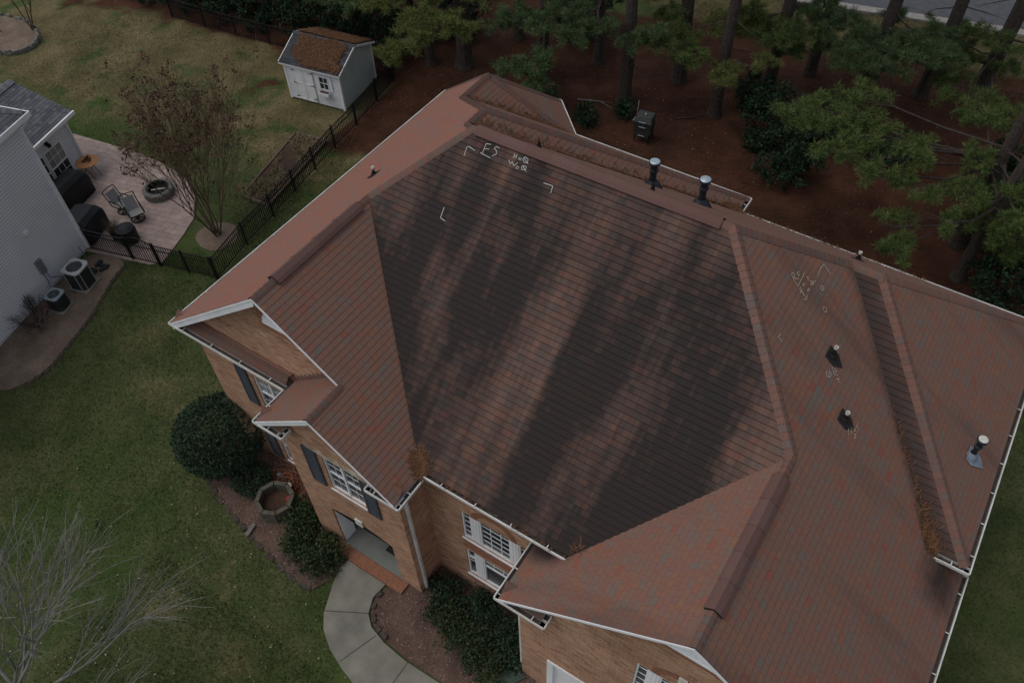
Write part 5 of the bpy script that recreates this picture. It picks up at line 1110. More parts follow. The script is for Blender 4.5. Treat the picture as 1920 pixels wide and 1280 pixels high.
# ---------------------------------------------------------------- air conditioners and the strip beside the white house
def ac(loc, rz, s, h, label, top, louvres):
    o = empty('air_conditioner', loc, label, 'air conditioner', 'air conditioners by the white house', rz); r = s/2; c = r*.35
    oc = [(-r, -r+c), (-r+c, -r), (r-c, -r), (r, -r+c), (r, r-c), (r-c, r), (-r+c, r), (-r, r-c)]
    mb = MB(); mb.box(-r-.07, r+.07, -r-.07, r+.07, 0, .06); mb.build('concrete_pad', M_CONC, o)
    mb = MB(); mb.prism([(x*.96, y*.96) for x, y in oc], .06, h-.05)
    if louvres:
        for i in range(9): z = .12+i*(h-.2)/9; mb.prism(oc, z, z+.03)
    mb.build('casing', M_ACD, o)
    if not louvres:
        mb = MB()
        for x, y in oc: mb.tube([(x, y, .06), (x, y, h-.05)], .010, 5)
        mb.build('corner_rail', M_ACW, o)
    mb = MB(); ri = r*.78; n = 32; sq = []
    for i in range(n):
        a = 2*math.pi*i/n; k = 1/max(abs(math.cos(a)), abs(math.sin(a))); k = min(k, 1.22); sq.append((r*1.03*k*math.cos(a), r*1.03*k*math.sin(a)))
    for i in range(n):
        j = (i+1) % n; a0, a1 = 2*math.pi*i/n, 2*math.pi*j/n; p, q = sq[i], sq[j]; u, v = (ri*math.cos(a0), ri*math.sin(a0)), (ri*math.cos(a1), ri*math.sin(a1))
        mb.face([(*p, h-.01), (*q, h-.01), (*v, h), (*u, h)]); mb.face([(*p, h-.06), (*q, h-.06), (*q, h-.01), (*p, h-.01)]); mb.face([(*u, h), (*v, h), (*v, h-.12), (*u, h-.12)])
    mb.build('top_panel', top, o)
    mb = MB()
    for rr in np.linspace(ri*.25, ri*.97, 6):
        for i in range(20): a0, a1 = 2*math.pi*i/20, 2*math.pi*(i+1)/20; mb.bar((rr*math.cos(a0), rr*math.sin(a0), h-.012), (rr*math.cos(a1), rr*math.sin(a1), h-.012), .006)
    for i in range(6): a = 2*math.pi*i/6; mb.bar((0, 0, h-.012), (ri*math.cos(a), ri*math.sin(a), h-.012), .007)
    g = mb.build('fan_guard', M_GREY, o); mb = MB(); mb.lathe([(0, h-.06), (.09, h-.06), (.09, h-.14), (0, h-.16)], (0, 0, 0), 14)
    for i in range(4): a = 2*math.pi*i/4; mb.box(.06, ri*.9, -.09, .09, h-.13, h-.12, 0, Matrix.Rotation(a, 4, 'Z') @ Matrix.Rotation(.3, 4, 'X'))
    mb.build('fan', M_GREY, o); mb = MB(); mb.prism([(-r*.9, -r*.9), (r*.9, -r*.9), (r*.9, r*.9), (-r*.9, r*.9)], h-.35, h-.34); mb.build('fan_well', M_BLACK, g); return o
ac((-9.55, 2.28, .02), ang+math.pi/2, .74, .92, 'larger air conditioner with pale top by the white wall', M_ACW, False); ac((-9.33, 1.10, .02), ang+math.pi/2, .56, .68, 'smaller blue grey air conditioner beside the bare shrub', simple('ac_top_blue', (.30, .36, .40), (.22, .27, .30), 5, .5), True)
jb = empty('junk_pile', (-9.95, 3.05, .02), 'dark odds and ends lying by the fence post and white wall', 'garden junk'); mb = MB()
for i in range(7): M = Matrix.Translation((random.uniform(-.3, .45), random.uniform(-.25, .25), .05)) @ Matrix.Rotation(random.random()*3, 4, 'Z') @ Matrix.Rotation(random.uniform(-.3, .3), 4, 'X'); mb.box(-.16, .16, -.07, .07, -.04, .04, 0, M)
mb.build('debris', M_ACD, jb); mb = MB(); mb.tube([(-.45, .1, 0), (-.5, .05, .75)], .02, 6); mb.build('pipe', M_GREY, jb)

# ---------------------------------------------------------------- front bed things
oc = empty('stone_planter', (2.87, -.60, .02), 'octagonal grey stone planter by the orange cord', 'planter'); mb = MB(); n = 8
for i in range(n):
    a0, a1 = 2*math.pi*(i+.03)/n, 2*math.pi*(i+.97)/n
    for lv in range(3):
        z0, z1 = lv*.17, lv*.17+.165; r1, r0_ = .58, .45; sh = .0 if lv % 2 else .02
        P = [(r1*math.cos(a0+sh), r1*math.sin(a0+sh)), (r1*math.cos(a1+sh), r1*math.sin(a1+sh)), (r0_*math.cos(a1+sh), r0_*math.sin(a1+sh)), (r0_*math.cos(a0+sh), r0_*math.sin(a0+sh))]; mb.prism(P, z0, z1)
mb.build('stone_ring', simple('planter_stone', (.125, .117, .09), (.06, .056, .042), 7, .9, .02), oc); mb = MB(); mb.lathe([(.46, .16), (0, .18)], (0, 0, 0), 16); mb.build('soil', M_SOIL, oc)
mb = MB(); mb.lathe([(.0, 0), (.07, .01), (.08, .13), (.06, .15), (0, .15)], (3.12, -.33, .20), 12); tag(mb.build('garden_pot', M_RED), 'small red pot inside the octagonal planter', 'pot')
mb = MB()
for k in range(16):
    c = Vector((2.62+random.gauss(0, .14), .18+random.gauss(0, .10), .06+.012*k)); r = random.uniform(.18, .48); pts = []; a0 = random.random()*6; tl = random.uniform(3, 6.5)
    for i in range(22): a = a0+tl*i/21; pts.append(c+Vector((r*(1+.15*math.sin(2*a+k))*math.cos(a), r*.72*math.sin(a), .04*math.sin(3*a+k))))
    mb.tube(pts, .011, 5)
mb.tube([(3.0, .25, .1), (3.4, .1, .06), (3.6, -.15, .05), (3.75, .3, .3), (3.9, .56, .5)], .011, 5); tag(mb.build('extension_cord', M_CORD), 'tangle of orange cord between the planter and brick wall', 'cord')
mb = MB(); mb.lathe([(.02, 0), (.03, .2), (.10, .21), (.11, .24), (0, .26)], (2.78, -.02, .03), 14); tag(mb.build('solar_lamp', M_PVC), 'white round garden lamp top beside the planter', 'garden lamp')
mb = MB(); mb.box(2.1, 2.34, .10, .24, .03, .12, 0, Matrix.Translation((0, 0, 0))); mb.lathe([(.05, .12), (.05, .15), (0, .16)], (2.2, .17, 0), 8); tag(mb.build('hose_sprinkler', simple('teal_plastic', (.06, .10, .12), (.25, .3, .32), 18, .5)), 'small blue grey hose fitting lying in the orange cord', 'hose fitting')
sp_ = empty('faucet', (4.43, -.1, .5), 'white outdoor faucet on the brick wall by the cord', 'faucet'); mb = MB(); mb.tube([(0, 0, 0), (-.12, 0, 0), (-.16, 0, -.06)], .022, 8); mb.lathe([(0, .05), (.045, .05), (.045, .07), (0, .075)], (-.1, 0, 0), 10); mb.build('spout', M_PVC, sp_)
mb = MB(); M = Matrix.Translation((11.30, -1.02, .03)) @ Matrix.Rotation(-.55, 4, 'Z'); mb.box(-.17, .17, -.45, .35, 0, .02, 0, M)
for x in (-.17, .14): mb.box(x, x+.03, -.45, .35, .02, .07, 0, M)
tag(mb.build('splash_block', M_GREENP), 'green splash block under the garage corner downspout', 'splash block')
mb = MB(); M = Matrix.Translation((2.75, -1.62, .05)) @ Matrix.Rotation(1.75, 4, 'Z'); mb.box(-.2, .2, -.06, .06, 0, .07, 0, M); tag(mb.build('loose_block', M_STONE), 'loose grey block lying in the mulch below the planter', 'stone block')

# smoker in the back yard
sm = empty('smoker_grill', (3.9, 20.55, 0), 'dark cabinet smoker standing alone on the pine straw', 'smoker', rz=.12); mb = MB()
for x, y in ((-.33, -.27), (.29, -.27), (-.33, .23), (.29, .23)): mb.box(x, x+.05, y, y+.05, 0, .6)
mb.build('leg', M_BLACK, sm); mb = MB(); mb.box(-.36, .36, -.30, .30, .48, .98); mb.build('body', M_SMOKER, sm); mb = MB(); mb.box(-.38, .38, -.32, .32, .985, 1.02)
P0 = [(-.37, -.31), (.37, -.31), (.37, .31), (-.37, .31)]; P1 = [(-.33, -.2), (.33, -.2), (.33, .27), (-.33, .27)]
for i in range(4): j = (i+1) % 4; mb.face([(*P0[i], 1.02), (*P0[j], 1.02), (*P1[j], 1.22), (*P1[i], 1.22)])
mb.face([(*p, 1.22) for p in P1]); ld = mb.build('lid', simple('smoker_lid', (.060, .064, .060), (.035, .037, .035), 8, .5), sm); mb = MB(); mb.bar((-.16, -.345, 1.06), (.16, -.345, 1.06), .03); mb.lathe([(0, .0), (.035, .0), (.035, .05), (0, .06)], (0, .02, 1.22), 10); mb.build('handle', M_GALV, ld)
mb = MB(); mb.box(-.30, .30, -.318, -.302, .30, .46); mb.box(-.32, .32, -.29, .28, .26, .29); mb.build('drawer', M_SMOKER, sm); mb = MB(); mb.bar((-.14, -.335, .40), (.14, -.335, .40), .025); mb.bar((-.14, -.335, .82), (.14, -.335, .82), .025); mb.build('handle', M_GALV, sm); mb = MB(); mb.tube([(-.38, -.1, .95), (-.48, -.1, .88), (-.48, .15, .88), (-.38, .15, .95)], .012, 6); mb.build('side_rail', M_GALV, sm)
mb = MB(); mb.tube([(3.05, 21.6, 0), (3.07, 21.62, 1.0)], .010, 5); tag(mb.build('garden_stake', M_PVC), 'thin pale stake standing in the pine straw behind the smoker', 'stake')

# ---------------------------------------------------------------- trees
def needles(P, size, n=22, wd=.010, droop=.15):
    """star tufts of long needles"""
    m = len(P); C0 = np.repeat(P, n, 0); d = rand_unit(m*n); d[:, 2] = d[:, 2]*.75+.22-droop*.3; d /= np.linalg.norm(d, axis=1)[:, None]
    L_ = size*RNG.uniform(.65, 1.15, size=(m*n, 1)); s = np.cross(d, rand_unit(m*n)); s /= np.linalg.norm(s, axis=1)[:, None]+1e-9
    V = np.stack([C0-s*wd*.4, C0+d*L_*.55+s*wd, C0+d*L_, C0+d*L_*.55-s*wd], 1).reshape(-1, 3); return V, np.arange(4*m*n).reshape(-1, 4)
def clump_pts(c, r, n):
    """tufts along twigs radiating in a flattened pad"""
    out = []
    k = max(5, n//7); c = np.array(c)
    for i in range(k):
        a = RNG.random()*6.283; el = RNG.normal(0, .28); ln = r*RNG.uniform(.5, 1.08); d = np.array([math.cos(a)*math.cos(el), math.sin(a)*math.cos(el), math.sin(el)*.8])
        for q in range(n//k): t = RNG.uniform(.30, 1)**.7; out.append(c+d*ln*t+RNG.normal(0, .07*r, 3)*np.array([1, 1, .7]))
    return out
def pine(x, y, r, lean, clumps, label, fol, H=23, dead=4, seed=0):
    random.seed(seed+100); o = empty('pine_tree', (x, y, 0), label, 'pine tree', 'tall pines behind the houses')
    mb = MB(); hs = [0, .25, .8, 2, 4, 6.5, 9, 12, 15, 18, 21, H]; pt_ = lambda z: Vector((lean[0]*z+.06*math.sin(z*.6+seed), lean[1]*z+.05*math.cos(z*.5+seed), z))
    mb.tube([pt_(z) for z in hs], [r*1.45, r*1.18, r*1.05, r, r*.95, r*.9, r*.84, r*.74, r*.6, r*.42, r*.22, .03], 10); mb.build('trunk', M_BARK, o, smooth=True)
    for (cx, cy, cz, cr, n) in clumps:
        br = MB(); c = Vector((cx-x, cy-y, cz)); z0 = max(1.2, cz-.45-.10*c.xy.length); p0 = pt_(z0); m1 = p0.lerp(c, .5)+Vector((random.uniform(-.3, .3), random.uniform(-.3, .3), -.18)); br.tube([p0, m1, c, c+(c-m1).normalized()*cr*.6], [.05+.01*cr, .04, .025, .01], 6)
        for k in range(7): a = random.random()*6.283; d = Vector((math.cos(a), math.sin(a), random.uniform(-.15, .3)))*cr*random.uniform(.6, .95); q0 = m1.lerp(c, random.uniform(.5, 1)); br.tube([q0, c+d*.5, c+d], [.016, .012, .006], 4, cap=False)
        bo = br.build('branch', M_BARK, o); V, F = needles(np.array(clump_pts(c, cr, n)), .27, 34, .0072); np_mesh('needle_clump', V, F, fol, bo)
    for k in range(dead):
        br = MB(); z = random.uniform(1.8, 7.5); a = random.random()*6.283; d = Vector((math.cos(a), math.sin(a), random.uniform(-.25, .2))); l = random.uniform(.6, 2.0); p = pt_(z); q1 = p+d*l*.6+Vector((0, 0, -.1)); br.tube([p, q1, p+d*l+Vector((random.uniform(-.3, .3), random.uniform(-.3, .3), -.25))], [.03, .02, .006], 5, cap=False)
        if random.random() < .6: br.tube([q1, q1+d*l*.3+Vector((random.uniform(-.4, .4), random.uniform(-.4, .4), .1))], [.014, .005], 4, cap=False)
        br.build('branch', M_BARK, o)
    up = []
    for k in range(16): a = random.random()*6.283; z = random.uniform(11.5, H-.5); rr = random.uniform(.8, 2.6)*(1-.5*(z-11.5)/(H-11.5)); c = pt_(z)+Vector((math.cos(a)*rr, math.sin(a)*rr, 0)); up += [np.array(c)+RNG.normal(0, 1, 3)*np.array([.75, .75, .4]) for q in range(13)]
    V, F = needles(np.array(up), .62, 16, .045); np_mesh('crown', V, F, M_PINE, o); return o
T = [  # base x, y, radius, lean, low clumps, label, foliage
 (1.95, 22.4, .27, (0, 0), [(-.4, 21.2, 4.4, 1.0, 70)], 'stout straight pine nearest behind the smoker', M_PINEB),
 (3.2, 25.3, .29, (.004, 0), [(4.0, 22.5, 3.6, 1.15, 150), (4.9, 22.3, 3.4, .95, 110), (3.2, 22.2, 3.7, .8, 80)], 'pine with bright low bough second to the right of the smoker', M_PINE),
 (5.7, 23.7, .24, (.02, .0), [(5.1, 24.6, 3.6, 1.0, 110), (5.6, 25.4, 3.7, .8, 80)], 'leaning pine with bare lower trunk right of the smoker', M_PINEY),
 (7.05, 26.6, .26, (.015, .0), [(7.2, 24.9, 3.6, 1.15, 150), (7.9, 25.6, 3.6, 1.0, 110), (6.4, 25.4, 3.4, .7, 60)], 'dark pine standing behind the holly thicket on its left', M_PINE),
 (8.2, 28.9, .24, (.02, .01), [(9.3, 27.2, 3.8, .9, 90), (8.6, 27.0, 3.6, .9, 90)], 'slim pine behind the holly thicket with hooked dead branch', M_PINEB),
 (10.7, 28.0, .27, (.02, .0), [(10.8, 25.9, 3.6, 1.25, 170), (11.6, 25.4, 3.4, 1.0, 110), (10.0, 25.2, 3.2, .9, 90)], 'thick pine with blue green bough in front of the road verge', M_PINEB),
 (12.9, 29.6, .27, (.022, .0), [(12.8, 26.3, 3.8, 1.2, 160), (13.4, 26.8, 3.6, .9, 90), (12.2, 27.2, 3.2, .9, 80)], 'pine near the kerb between two leaning trunks', M_PINEB),
 (14.9, 31.5, .33, (.05, .0), [(15.2, 28.8, 3.6, .9, 60), (14.2, 26.6, 2.6, 1.2, 120), (15.6, 25.4, 2.4, 1.3, 130)], 'thickest pine leaning right at the far road corner', M_PINE),
 (16.6, 20.9, .22, (.03, .02), [(12.6, 18.5, 4.8, 1.1, 150), (11.2, 19.0, 4.9, 1.1, 140), (10.3, 18.4, 4.8, .8, 80), (14.3, 18.7, 4.8, 1.0, 120), (12.0, 17.5, 4.6, .8, 80), (13.6, 17.3, 4.5, .8, 80), (14.8, 17.4, 4.3, .7, 60), (12.0, 20.1, 5.2, 1.0, 90)], 'near pine at right reaching a wide green bough over the yard', M_PINE),
 (17.1, 19.2, .20, (.04, .02), [(14.9, 16.3, 3.6, 1.0, 70), (15.0, 15.5, 3.4, .7, 50), (15.9, 16.7, 4.0, .7, 40), (16.4, 22.4, 4.4, 1.0, 110), (15.6, 23.2, 4.2, .9, 80)], 'grey leaning pine at the right edge with a drooping bough', M_PINE),
 (-2.0, 22.2, .24, (0, 0), [(-.5, 19.0, 3.2, 1.0, 120), (-1.2, 18.2, 3.1, .9, 100), (-.2, 18.3, 2.7, .8, 90), (-.9, 20.2, 4.1, .9, 90), (-2.2, 20.0, 4.2, .8, 70)], 'pine with green bough right above the rear bay roof', M_PINEB),
 (-4.9, 24.6, .25, (0, 0), [(-4.0, 20.6, 4.3, 1.0, 90), (-3.4, 21.6, 4.3, .8, 70)], 'bare trunked pine in deep shade behind the rear bay', M_PINEY),
 (-5.8, 21.2, .36, (.0, 0), [(-5.4, 17.8, 4.1, 1.2, 170), (-4.5, 18.2, 4.0, 1.0, 120), (-3.9, 18.6, 3.9, .8, 80)], 'broad dark pine trunk with yellow green bough behind the fence end', M_PINEY),
 (-.6, 24.6, .22, (0, 0), [(.4, 20.9, 3.8, 1.1, 130), (1.0, 21.5, 4.0, .9, 90)], 'slender pine with drooping grey green bough left of the stout pine', M_PINEB),
 (-7.4, 20.6, .22, (0, 0), [(-5.1, 16.6, 3.9, 1.0, 140), (-5.6, 16.2, 3.4, .8, 110), (-7.7, 18.0, 4.3, .9, 90), (-8.2, 18.8, 4.2, .8, 70)], 'pine just behind the corner where the fences meet', M_PINEY),
 (-9.6, 22.2, .22, (0, 0), [(-9.2, 18.4, 3.8, 1.2, 140), (-10.3, 18.8, 3.6, 1.0, 100)], 'pine with pale green bough straight behind the shed roof', M_PINEB),
 (-12.0, 21.8, .22, (0, 0), [(-11.8, 18.6, 3.2, 1.2, 140), (-10.9, 19.4, 3.6, 1.0, 90), (-13.0, 19.4, 3.2, .9, 80)], 'pine over the back fence to the left of the shed', M_PINEB),
 (-15.6, 22.0, .22, (0, 0), [(-15.2, 19.6, 2.8, 1.0, 110)], 'pine above the hedge at the far left of the back fence', M_PINE),
]
for i, (x, y, r, lean, cl, lab, fol) in enumerate(T):
    random.seed(900+i); cl = list(cl)
    for k in range(7 if x > 10 else 4 if x > 6 else 2):
        a = random.uniform(-2.9, -.3); l = random.uniform(.9, 2.3); cl.append((x+lean[0]*4+l*math.cos(a), y+l*math.sin(a), random.uniform(2.6, 4.6)-.25*max(0, y-27), random.uniform(.6, 1.0), random.randint(45, 80)))
    pine(x, y, r, lean, cl, lab, fol, seed=i)
random.seed(5)

def ragged_pts(n, r):
    """foliage in many small uneven sprays rather than one smooth dome"""
    k = max(10, n//70); c = ellipsoid_pts(k, (0, 0, r[2]*.8), r, .25, 9); i = RNG.integers(0, k, n); s = RNG.uniform(.12, .34, k)[i]
    return c[i]+rand_unit(n)*(s*RNG.random(n)**.5)[:, None]*np.array([1.1, 1.1, .8])
def bush(name, loc, r, n, size, fol, label, cat='shrub', group=None, stems=5, aspect=.5, shell=.6, core=True):
    o = empty(name, loc, label, cat, group); P = ellipsoid_pts(n, (0, 0, r[2]*.95), r, shell, 14) if shell > .5 else ragged_pts(n, r); P[:, 2] = np.maximum(P[:, 2], .03); V, F = leaves(P, size, aspect, .3); np_mesh('foliage', V, F, fol, o)
    mb = MB()
    for i in range(stems): a = random.random()*6.283; mb.tube([(.08*math.cos(a), .08*math.sin(a), 0), (r[0]*.35*math.cos(a), r[1]*.35*math.sin(a), r[2]*.7), (r[0]*.7*math.cos(a), r[1]*.7*math.sin(a), r[2]*1.2)], [.03, .02, .008], 5)
    mb.build('stem', M_BARK, o); return o
bush('holly_bush', (.35, -.10, 0), (1.28, 1.28, 1.22), 15000, .085, M_HOLLY, 'large round clipped dark holly bush at the left wall corner', 'bush', shell=.78)
bush('shrub', (1.72, -.45, 0), (.62, .58, .36), 2600, .075, M_HOLLY, 'small dark shrub between the holly bush and the planter', group='shrubs in the left front bed')
bush('shrub', (3.95, -.55, 0), (.55, .72, .34), 3600, .075, M_SHRUB, 'green shrub touching the right side of the stone planter', group='shrubs in the left front bed', shell=.4); bush('shrub', (4.35, -1.15, 0), (.62, .58, .34), 3600, .075, M_SHRUB, 'low green shrub in the middle of the left front bed', group='shrubs in the left front bed', shell=.4); bush('shrub', (5.10, -1.15, 0), (.55, .62, .34), 3600, .075, M_SHRUB, 'green shrub beside the start of the walkway', group='shrubs in the left front bed', shell=.4)
for x, y, rx, rz_, lab in ((8.55, -.05, .50, .30, 'dark shrub in the wall corner by the white downspout'), (8.95, -.65, .52, .28, 'loose low shrub in front of the lower window, left end'), (9.65, -.05, .58, .32, 'dark shrub below the middle of the lower window'), (9.85, -.85, .60, .28, 'spreading low shrub in the middle of the main bed'), (10.5, -.25, .58, .32, 'dark shrub near the lower window under the garage eave'), (10.65, -1.05, .55, .26, 'low sparse shrub toward the splash block'), (11.05, -.5, .40, .30, 'dark shrub against the garage side wall')):
    bush('shrub', (x, y, 0), (rx, rx*.95, rz_), 2300, .075, M_SHRUB if rz_ < .3 else M_HOLLY, lab, group='shrubs in the main front bed', shell=.35)
for x, y, r, h, lab in ((8.5, 23.0, 1.5, 1.5, 'dark evergreen thicket in the shade left of the near bough'), (9.9, 21.2, 1.35, 1.2, 'dark evergreen thicket lower in front, under the near bough'), (6.9, 25.2, .9, .9, 'small dark evergreen at the foot of the dark pine'), (10.3, 24.6, 1.3, 1.2, 'dark evergreen behind the near bough'), (17.8, 21.6, 1.5, 1.8, 'tall dark evergreen at the right edge beside the grey pine'), (18.6, 18.6, 1.5, 1.5, 'dark evergreen at the right edge above the far roof corner'), (17.9, 25.0, 1.6, 1.6, 'dark evergreen in the upper right behind the pines'),
                         (13.2, 24.2, 1.3, .8, 'brownish green undergrowth behind the wide bough'), (-.9, 20.2, .8, .6, 'small dark shrub behind the rear bay roof'), (-4.4, 18.2, .6, .5, 'dark shrub beside the fence end in the straw'), (1.2, 20.4, .45, .45, 'low dark seedling left of the smoker'), (2.4, 21.7, .4, .4, 'low dark seedling at the foot of the stout pine')):
    bush('evergreen_shrub', (x, y, 0), (r, r, h), int(2600*r*h)+700, .12, M_WOODY, lab, group='dark evergreens in the woods', shell=.45)
for x, y, r, h, lab in ((-21.6, 18.6, 1.5, 1.5, 'dark hedge shrub at the left end behind the back fence'), (-19.2, 18.9, 1.5, 1.3, 'dark hedge shrub second from the left end of the back fence'), (-16.9, 19.1, 1.4, 1.5, 'dark hedge shrub in the middle of the back fence'), (-14.4, 19.6, 1.4, 1.5, 'dark hedge shrub left of the shed behind the fence'), (-11.9, 20.0, 1.4, 1.3, 'dark hedge shrub hidden behind the shed'), (-9.3, 20.2, 1.3, 1.5, 'dark hedge shrub behind the right end of the shed'), (-24.2, 18.2, 1.4, 1.2, 'dark hedge shrub beyond the end of the back fence'),
                         (-18.0, 21.8, 2.0, 2.4, 'tall dark shrub in the second row behind the hedge'), (-13.2, 22.6, 2.0, 2.4, 'tall dark shrub in the second row behind the shed'), (-8.0, 23.4, 1.9, 2.2, 'tall dark shrub behind the corner pine'), (-2.6, 26.6, 1.8, 1.8, 'dark shrub deep in the woods behind the bay')):
    bush('hedge_shrub', (x, y, 0), (r, r, h), int(2300*r*h)+800, .13, M_WOODY, lab, group='dark shrubs behind the back fence', shell=.4)

def branchy(mb, p, d, l, r, depth, tips, spread=.45, up=.15, kids=3, nseg=3, minr=.004):
    pts = [p]; rr = [r]; dd = d.normalized()
    for i in range(nseg):
        dd = (dd+Vector((random.gauss(0, .10), random.gauss(0, .10), random.gauss(0, .06)+up*.2))).normalized(); pts.append(pts[-1]+dd*l/nseg); rr.append(max(minr, r*(1-.55*(i+1)/nseg)))
    mb.tube(pts, rr, 6 if r > .02 else 4, cap=False)
    if depth == 0: tips.append((pts[-1], dd)); return
    for k in range(kids+1):
        t = 1.0 if k == 0 else random.uniform(.35, .95); i = min(int(t*nseg), nseg-1); q = pts[i].lerp(pts[i+1], t*nseg-i); a = rand_unit(1)[0]; a = Vector(a); a = (a-dd*a.dot(dd)).normalized()
        nd_ = (dd+a*(spread*random.uniform(.6, 1.2) if k else spread*.35)+Vector((0, 0, up))).normalized(); branchy(mb, q, nd_, l*random.uniform(.6, .8), max(minr, r*.55), depth-1, tips, spread, up, kids, nseg, minr)
# crape myrtle with brown seed heads
random.seed(21); cm = empty('crape_myrtle', (-7.30, 6.78, 0), 'bare many-stemmed crape myrtle with brown seed heads beside the patio', 'tree'); mb = MB(); tips = []
for k in range(8):
    a = 2*math.pi*k/8+random.uniform(-.2, .2); sp2 = random.uniform(.16, .44); branchy(mb, Vector((.10*math.cos(a), .10*math.sin(a), 0)), Vector((math.cos(a)*sp2, math.sin(a)*sp2, 1)), random.uniform(2.5, 3.0), .034, 3, tips, .40, .10, 3, 3, .0045)
for a in (2.75, 3.2, 2.4): branchy(mb, Vector((-.12, 0, .2)), Vector((math.cos(a)*.95, math.sin(a)*.95, .95)), 2.3, .035, 3, tips, .36, .02, 3, 3, .006)
mb.build('stem', M_BARKM, cm); hd = []; st = []
for p, d in tips:
    st += [np.array(p)+np.array(d)*RNG.uniform(-.7, .25)+RNG.normal(0, .14, 3) for _ in range(8)]
    if random.random() < .42: hd += [np.array(p)+RNG.normal(0, 1, 3)*np.array([.075, .075, .10])+np.array(d)*.05 for _ in range(15)]
V, F = leaves(np.array(hd), .085, .75); np_mesh('seed_head', V, F, M_SEED, cm)
Pt = np.array(st); d = rand_unit(len(Pt)); d[:, 2] = np.abs(d[:, 2])+.5; d /= np.linalg.norm(d, axis=1)[:, None]; s = rand_unit(len(Pt))*.0045; V = np.stack([Pt-s, Pt+s, Pt+d*.45+s*.5, Pt+d*.45-s*.5], 1).reshape(-1, 3); np_mesh('twig', V, np.arange(len(V)).reshape(-1, 4), M_DRY, cm)
# bare grey tree at the lower left
random.seed(33); bt_ = empty('bare_tree', (2.35, -7.95, 0), 'leafless pale grey tree in the lower left front lawn', 'tree'); mb = MB(); mb.tube([(0, 0, 0), (.05, .0, .8), (.1, .05, 1.7), (.15, .1, 2.6)], [.17, .14, .125, .10], 10); mb.build('trunk', M_BARKG, bt_, smooth=True); mb = MB(); tips = []
for k, (z, a, el) in enumerate(((2.5, 1.2, .8), (2.6, .45, .6), (2.4, 1.9, .8), (2.0, .8, .4), (2.6, 2.7, .8), (2.5, -.6, .7), (2.3, -1.6, .7), (2.6, 3.6, .8), (2.6, .8, 1.6))): branchy(mb, Vector((.13, .08, z)), Vector((math.cos(a), math.sin(a), el)), 1.9, .042, 3, tips, .44, .04, 3, 3, .0062)
mb.build('branch', M_BARKG, bt_)
V = []
for p, d in tips:
    for k in range(2): q = Vector(rand_unit(1)[0]); e = p+(d+q*.35).normalized()*random.uniform(.25, .6); s = d.cross(q).normalized()*.0045; V += [p-s, p+s, e+s*.6, e-s*.6]
np_mesh('twig', [tuple(v) for v in V], np.arange(len(V)).reshape(-1, 4), M_BARKG, bt_)
# small bare trees on the island and bare shrub by the air conditioner
for (x, y, lab) in ((-26.6, 12.6, 'thin bare sapling in the far stone-ringed island'), (-27.9, 11.6, 'second bare sapling at the left of the far island')):
    o = empty('bare_sapling', (x, y, 0), lab, 'tree', 'saplings on the island bed'); mb = MB(); tips = []
    for k in range(3): a = k*2.1; branchy(mb, Vector((0, 0, 0)), Vector((math.cos(a)*.2, math.sin(a)*.2, 1)), 2.2, .04, 2, tips, .35, .1, 3)
    mb.build('stem', M_BARKM, o)
random.seed(44); bs = empty('bare_shrub', (-9.35, .12, .02), 'dark leafless twiggy shrub against the white siding', 'shrub'); mb = MB(); tips = []
for k in range(26): a = random.random()*6.283; branchy(mb, Vector((.12*math.cos(a), .12*math.sin(a), 0)), Vector((math.cos(a)*.75, math.sin(a)*.75, random.uniform(.5, 1.1))), .50, .010, 2, tips, .5, .05, 3, 2, .0035)
mb.build('stem', simple('shrub_twig', (.055, .038, .034), (.03, .022, .02), 9, .9), bs); P = np.array([np.array(p)+RNG.normal(0, .05, 3) for p, d in tips]); V, F = leaves(P, .035, .6); np_mesh('foliage', V, F, M_SEED, bs)

# ---------------------------------------------------------------- ground cover: blades, fallen leaves, straw, sticks
def scatter(n, x0, x1, y0, y1): return RNG.uniform(x0, x1, n), RNG.uniform(y0, y1, n)
def inpoly(x, y, poly):
    r = np.zeros(len(x), bool); j = len(poly)-1
    for i in range(len(poly)):
        xi, yi = poly[i]; xj, yj = poly[j]
        with np.errstate(divide='ignore', invalid='ignore'): r ^= ((yi > y) != (yj > y)) & (x < (xj-xi)*(y-yi)/(yj-yi)+xi)
        j = i
    return r
NBED = [(-11.6, 3.6), (-9.16, 4.0), (-8.95, 3.2), (-8.45, 2.1), (-8.1, 1.4), (-7.72, .2), (-7.36, -.9), (-7.46, -1.77), (-7.9, -2.5), (-9.3, -2.4), (-10.2, .8)]
PAT = [(-19.5, 6.8), (-17.5, 8.03), (-15.71, 8.32), (-13.97, 8.59), (-12.36, 8.65), (-10.92, 8.45), (-9.6, 7.79), (-8.8, 6.95), (-8.42, 6.05), (-7.95, 4.55), (-8.3, 4.25), (-11.2, 3.4), (-12.5, 2.6), (-19.5, 2.4)]
HOUSE = [(.1, .5), (4.3, .5), (4.3, -.6), (7.7, -.6), (11.4, -.75), (18.8, -.75), (18.8, 12.4), (.1, 13.8)]
def clear(x, y):
    bad = inpoly(x, y, NBED) | inpoly(x, y, PAT) | inpoly(x, y, WALK) | inpoly(x, y, BEDL) | inpoly(x, y, BEDM) | inpoly(x, y, HOUSE) | ((x > 11.8) & (x < 18.5) & (y < -.7))
    bad |= inpoly(x, y, [(-8.15, 8.8), (-9.15, 13.2), (-7.5, 13.45), (-6.6, 8.9)]) | inpoly(x, y, [(-8.2, 5.9), (-6.4, 5.8), (-6.3, 7.0), (-7.0, 7.7), (-8.0, 7.4)]); return ~bad
def gz_(x, y): return np.where((x > -9) & (x < 21) & (y > -4) & (y < 14), -.012, -.035)
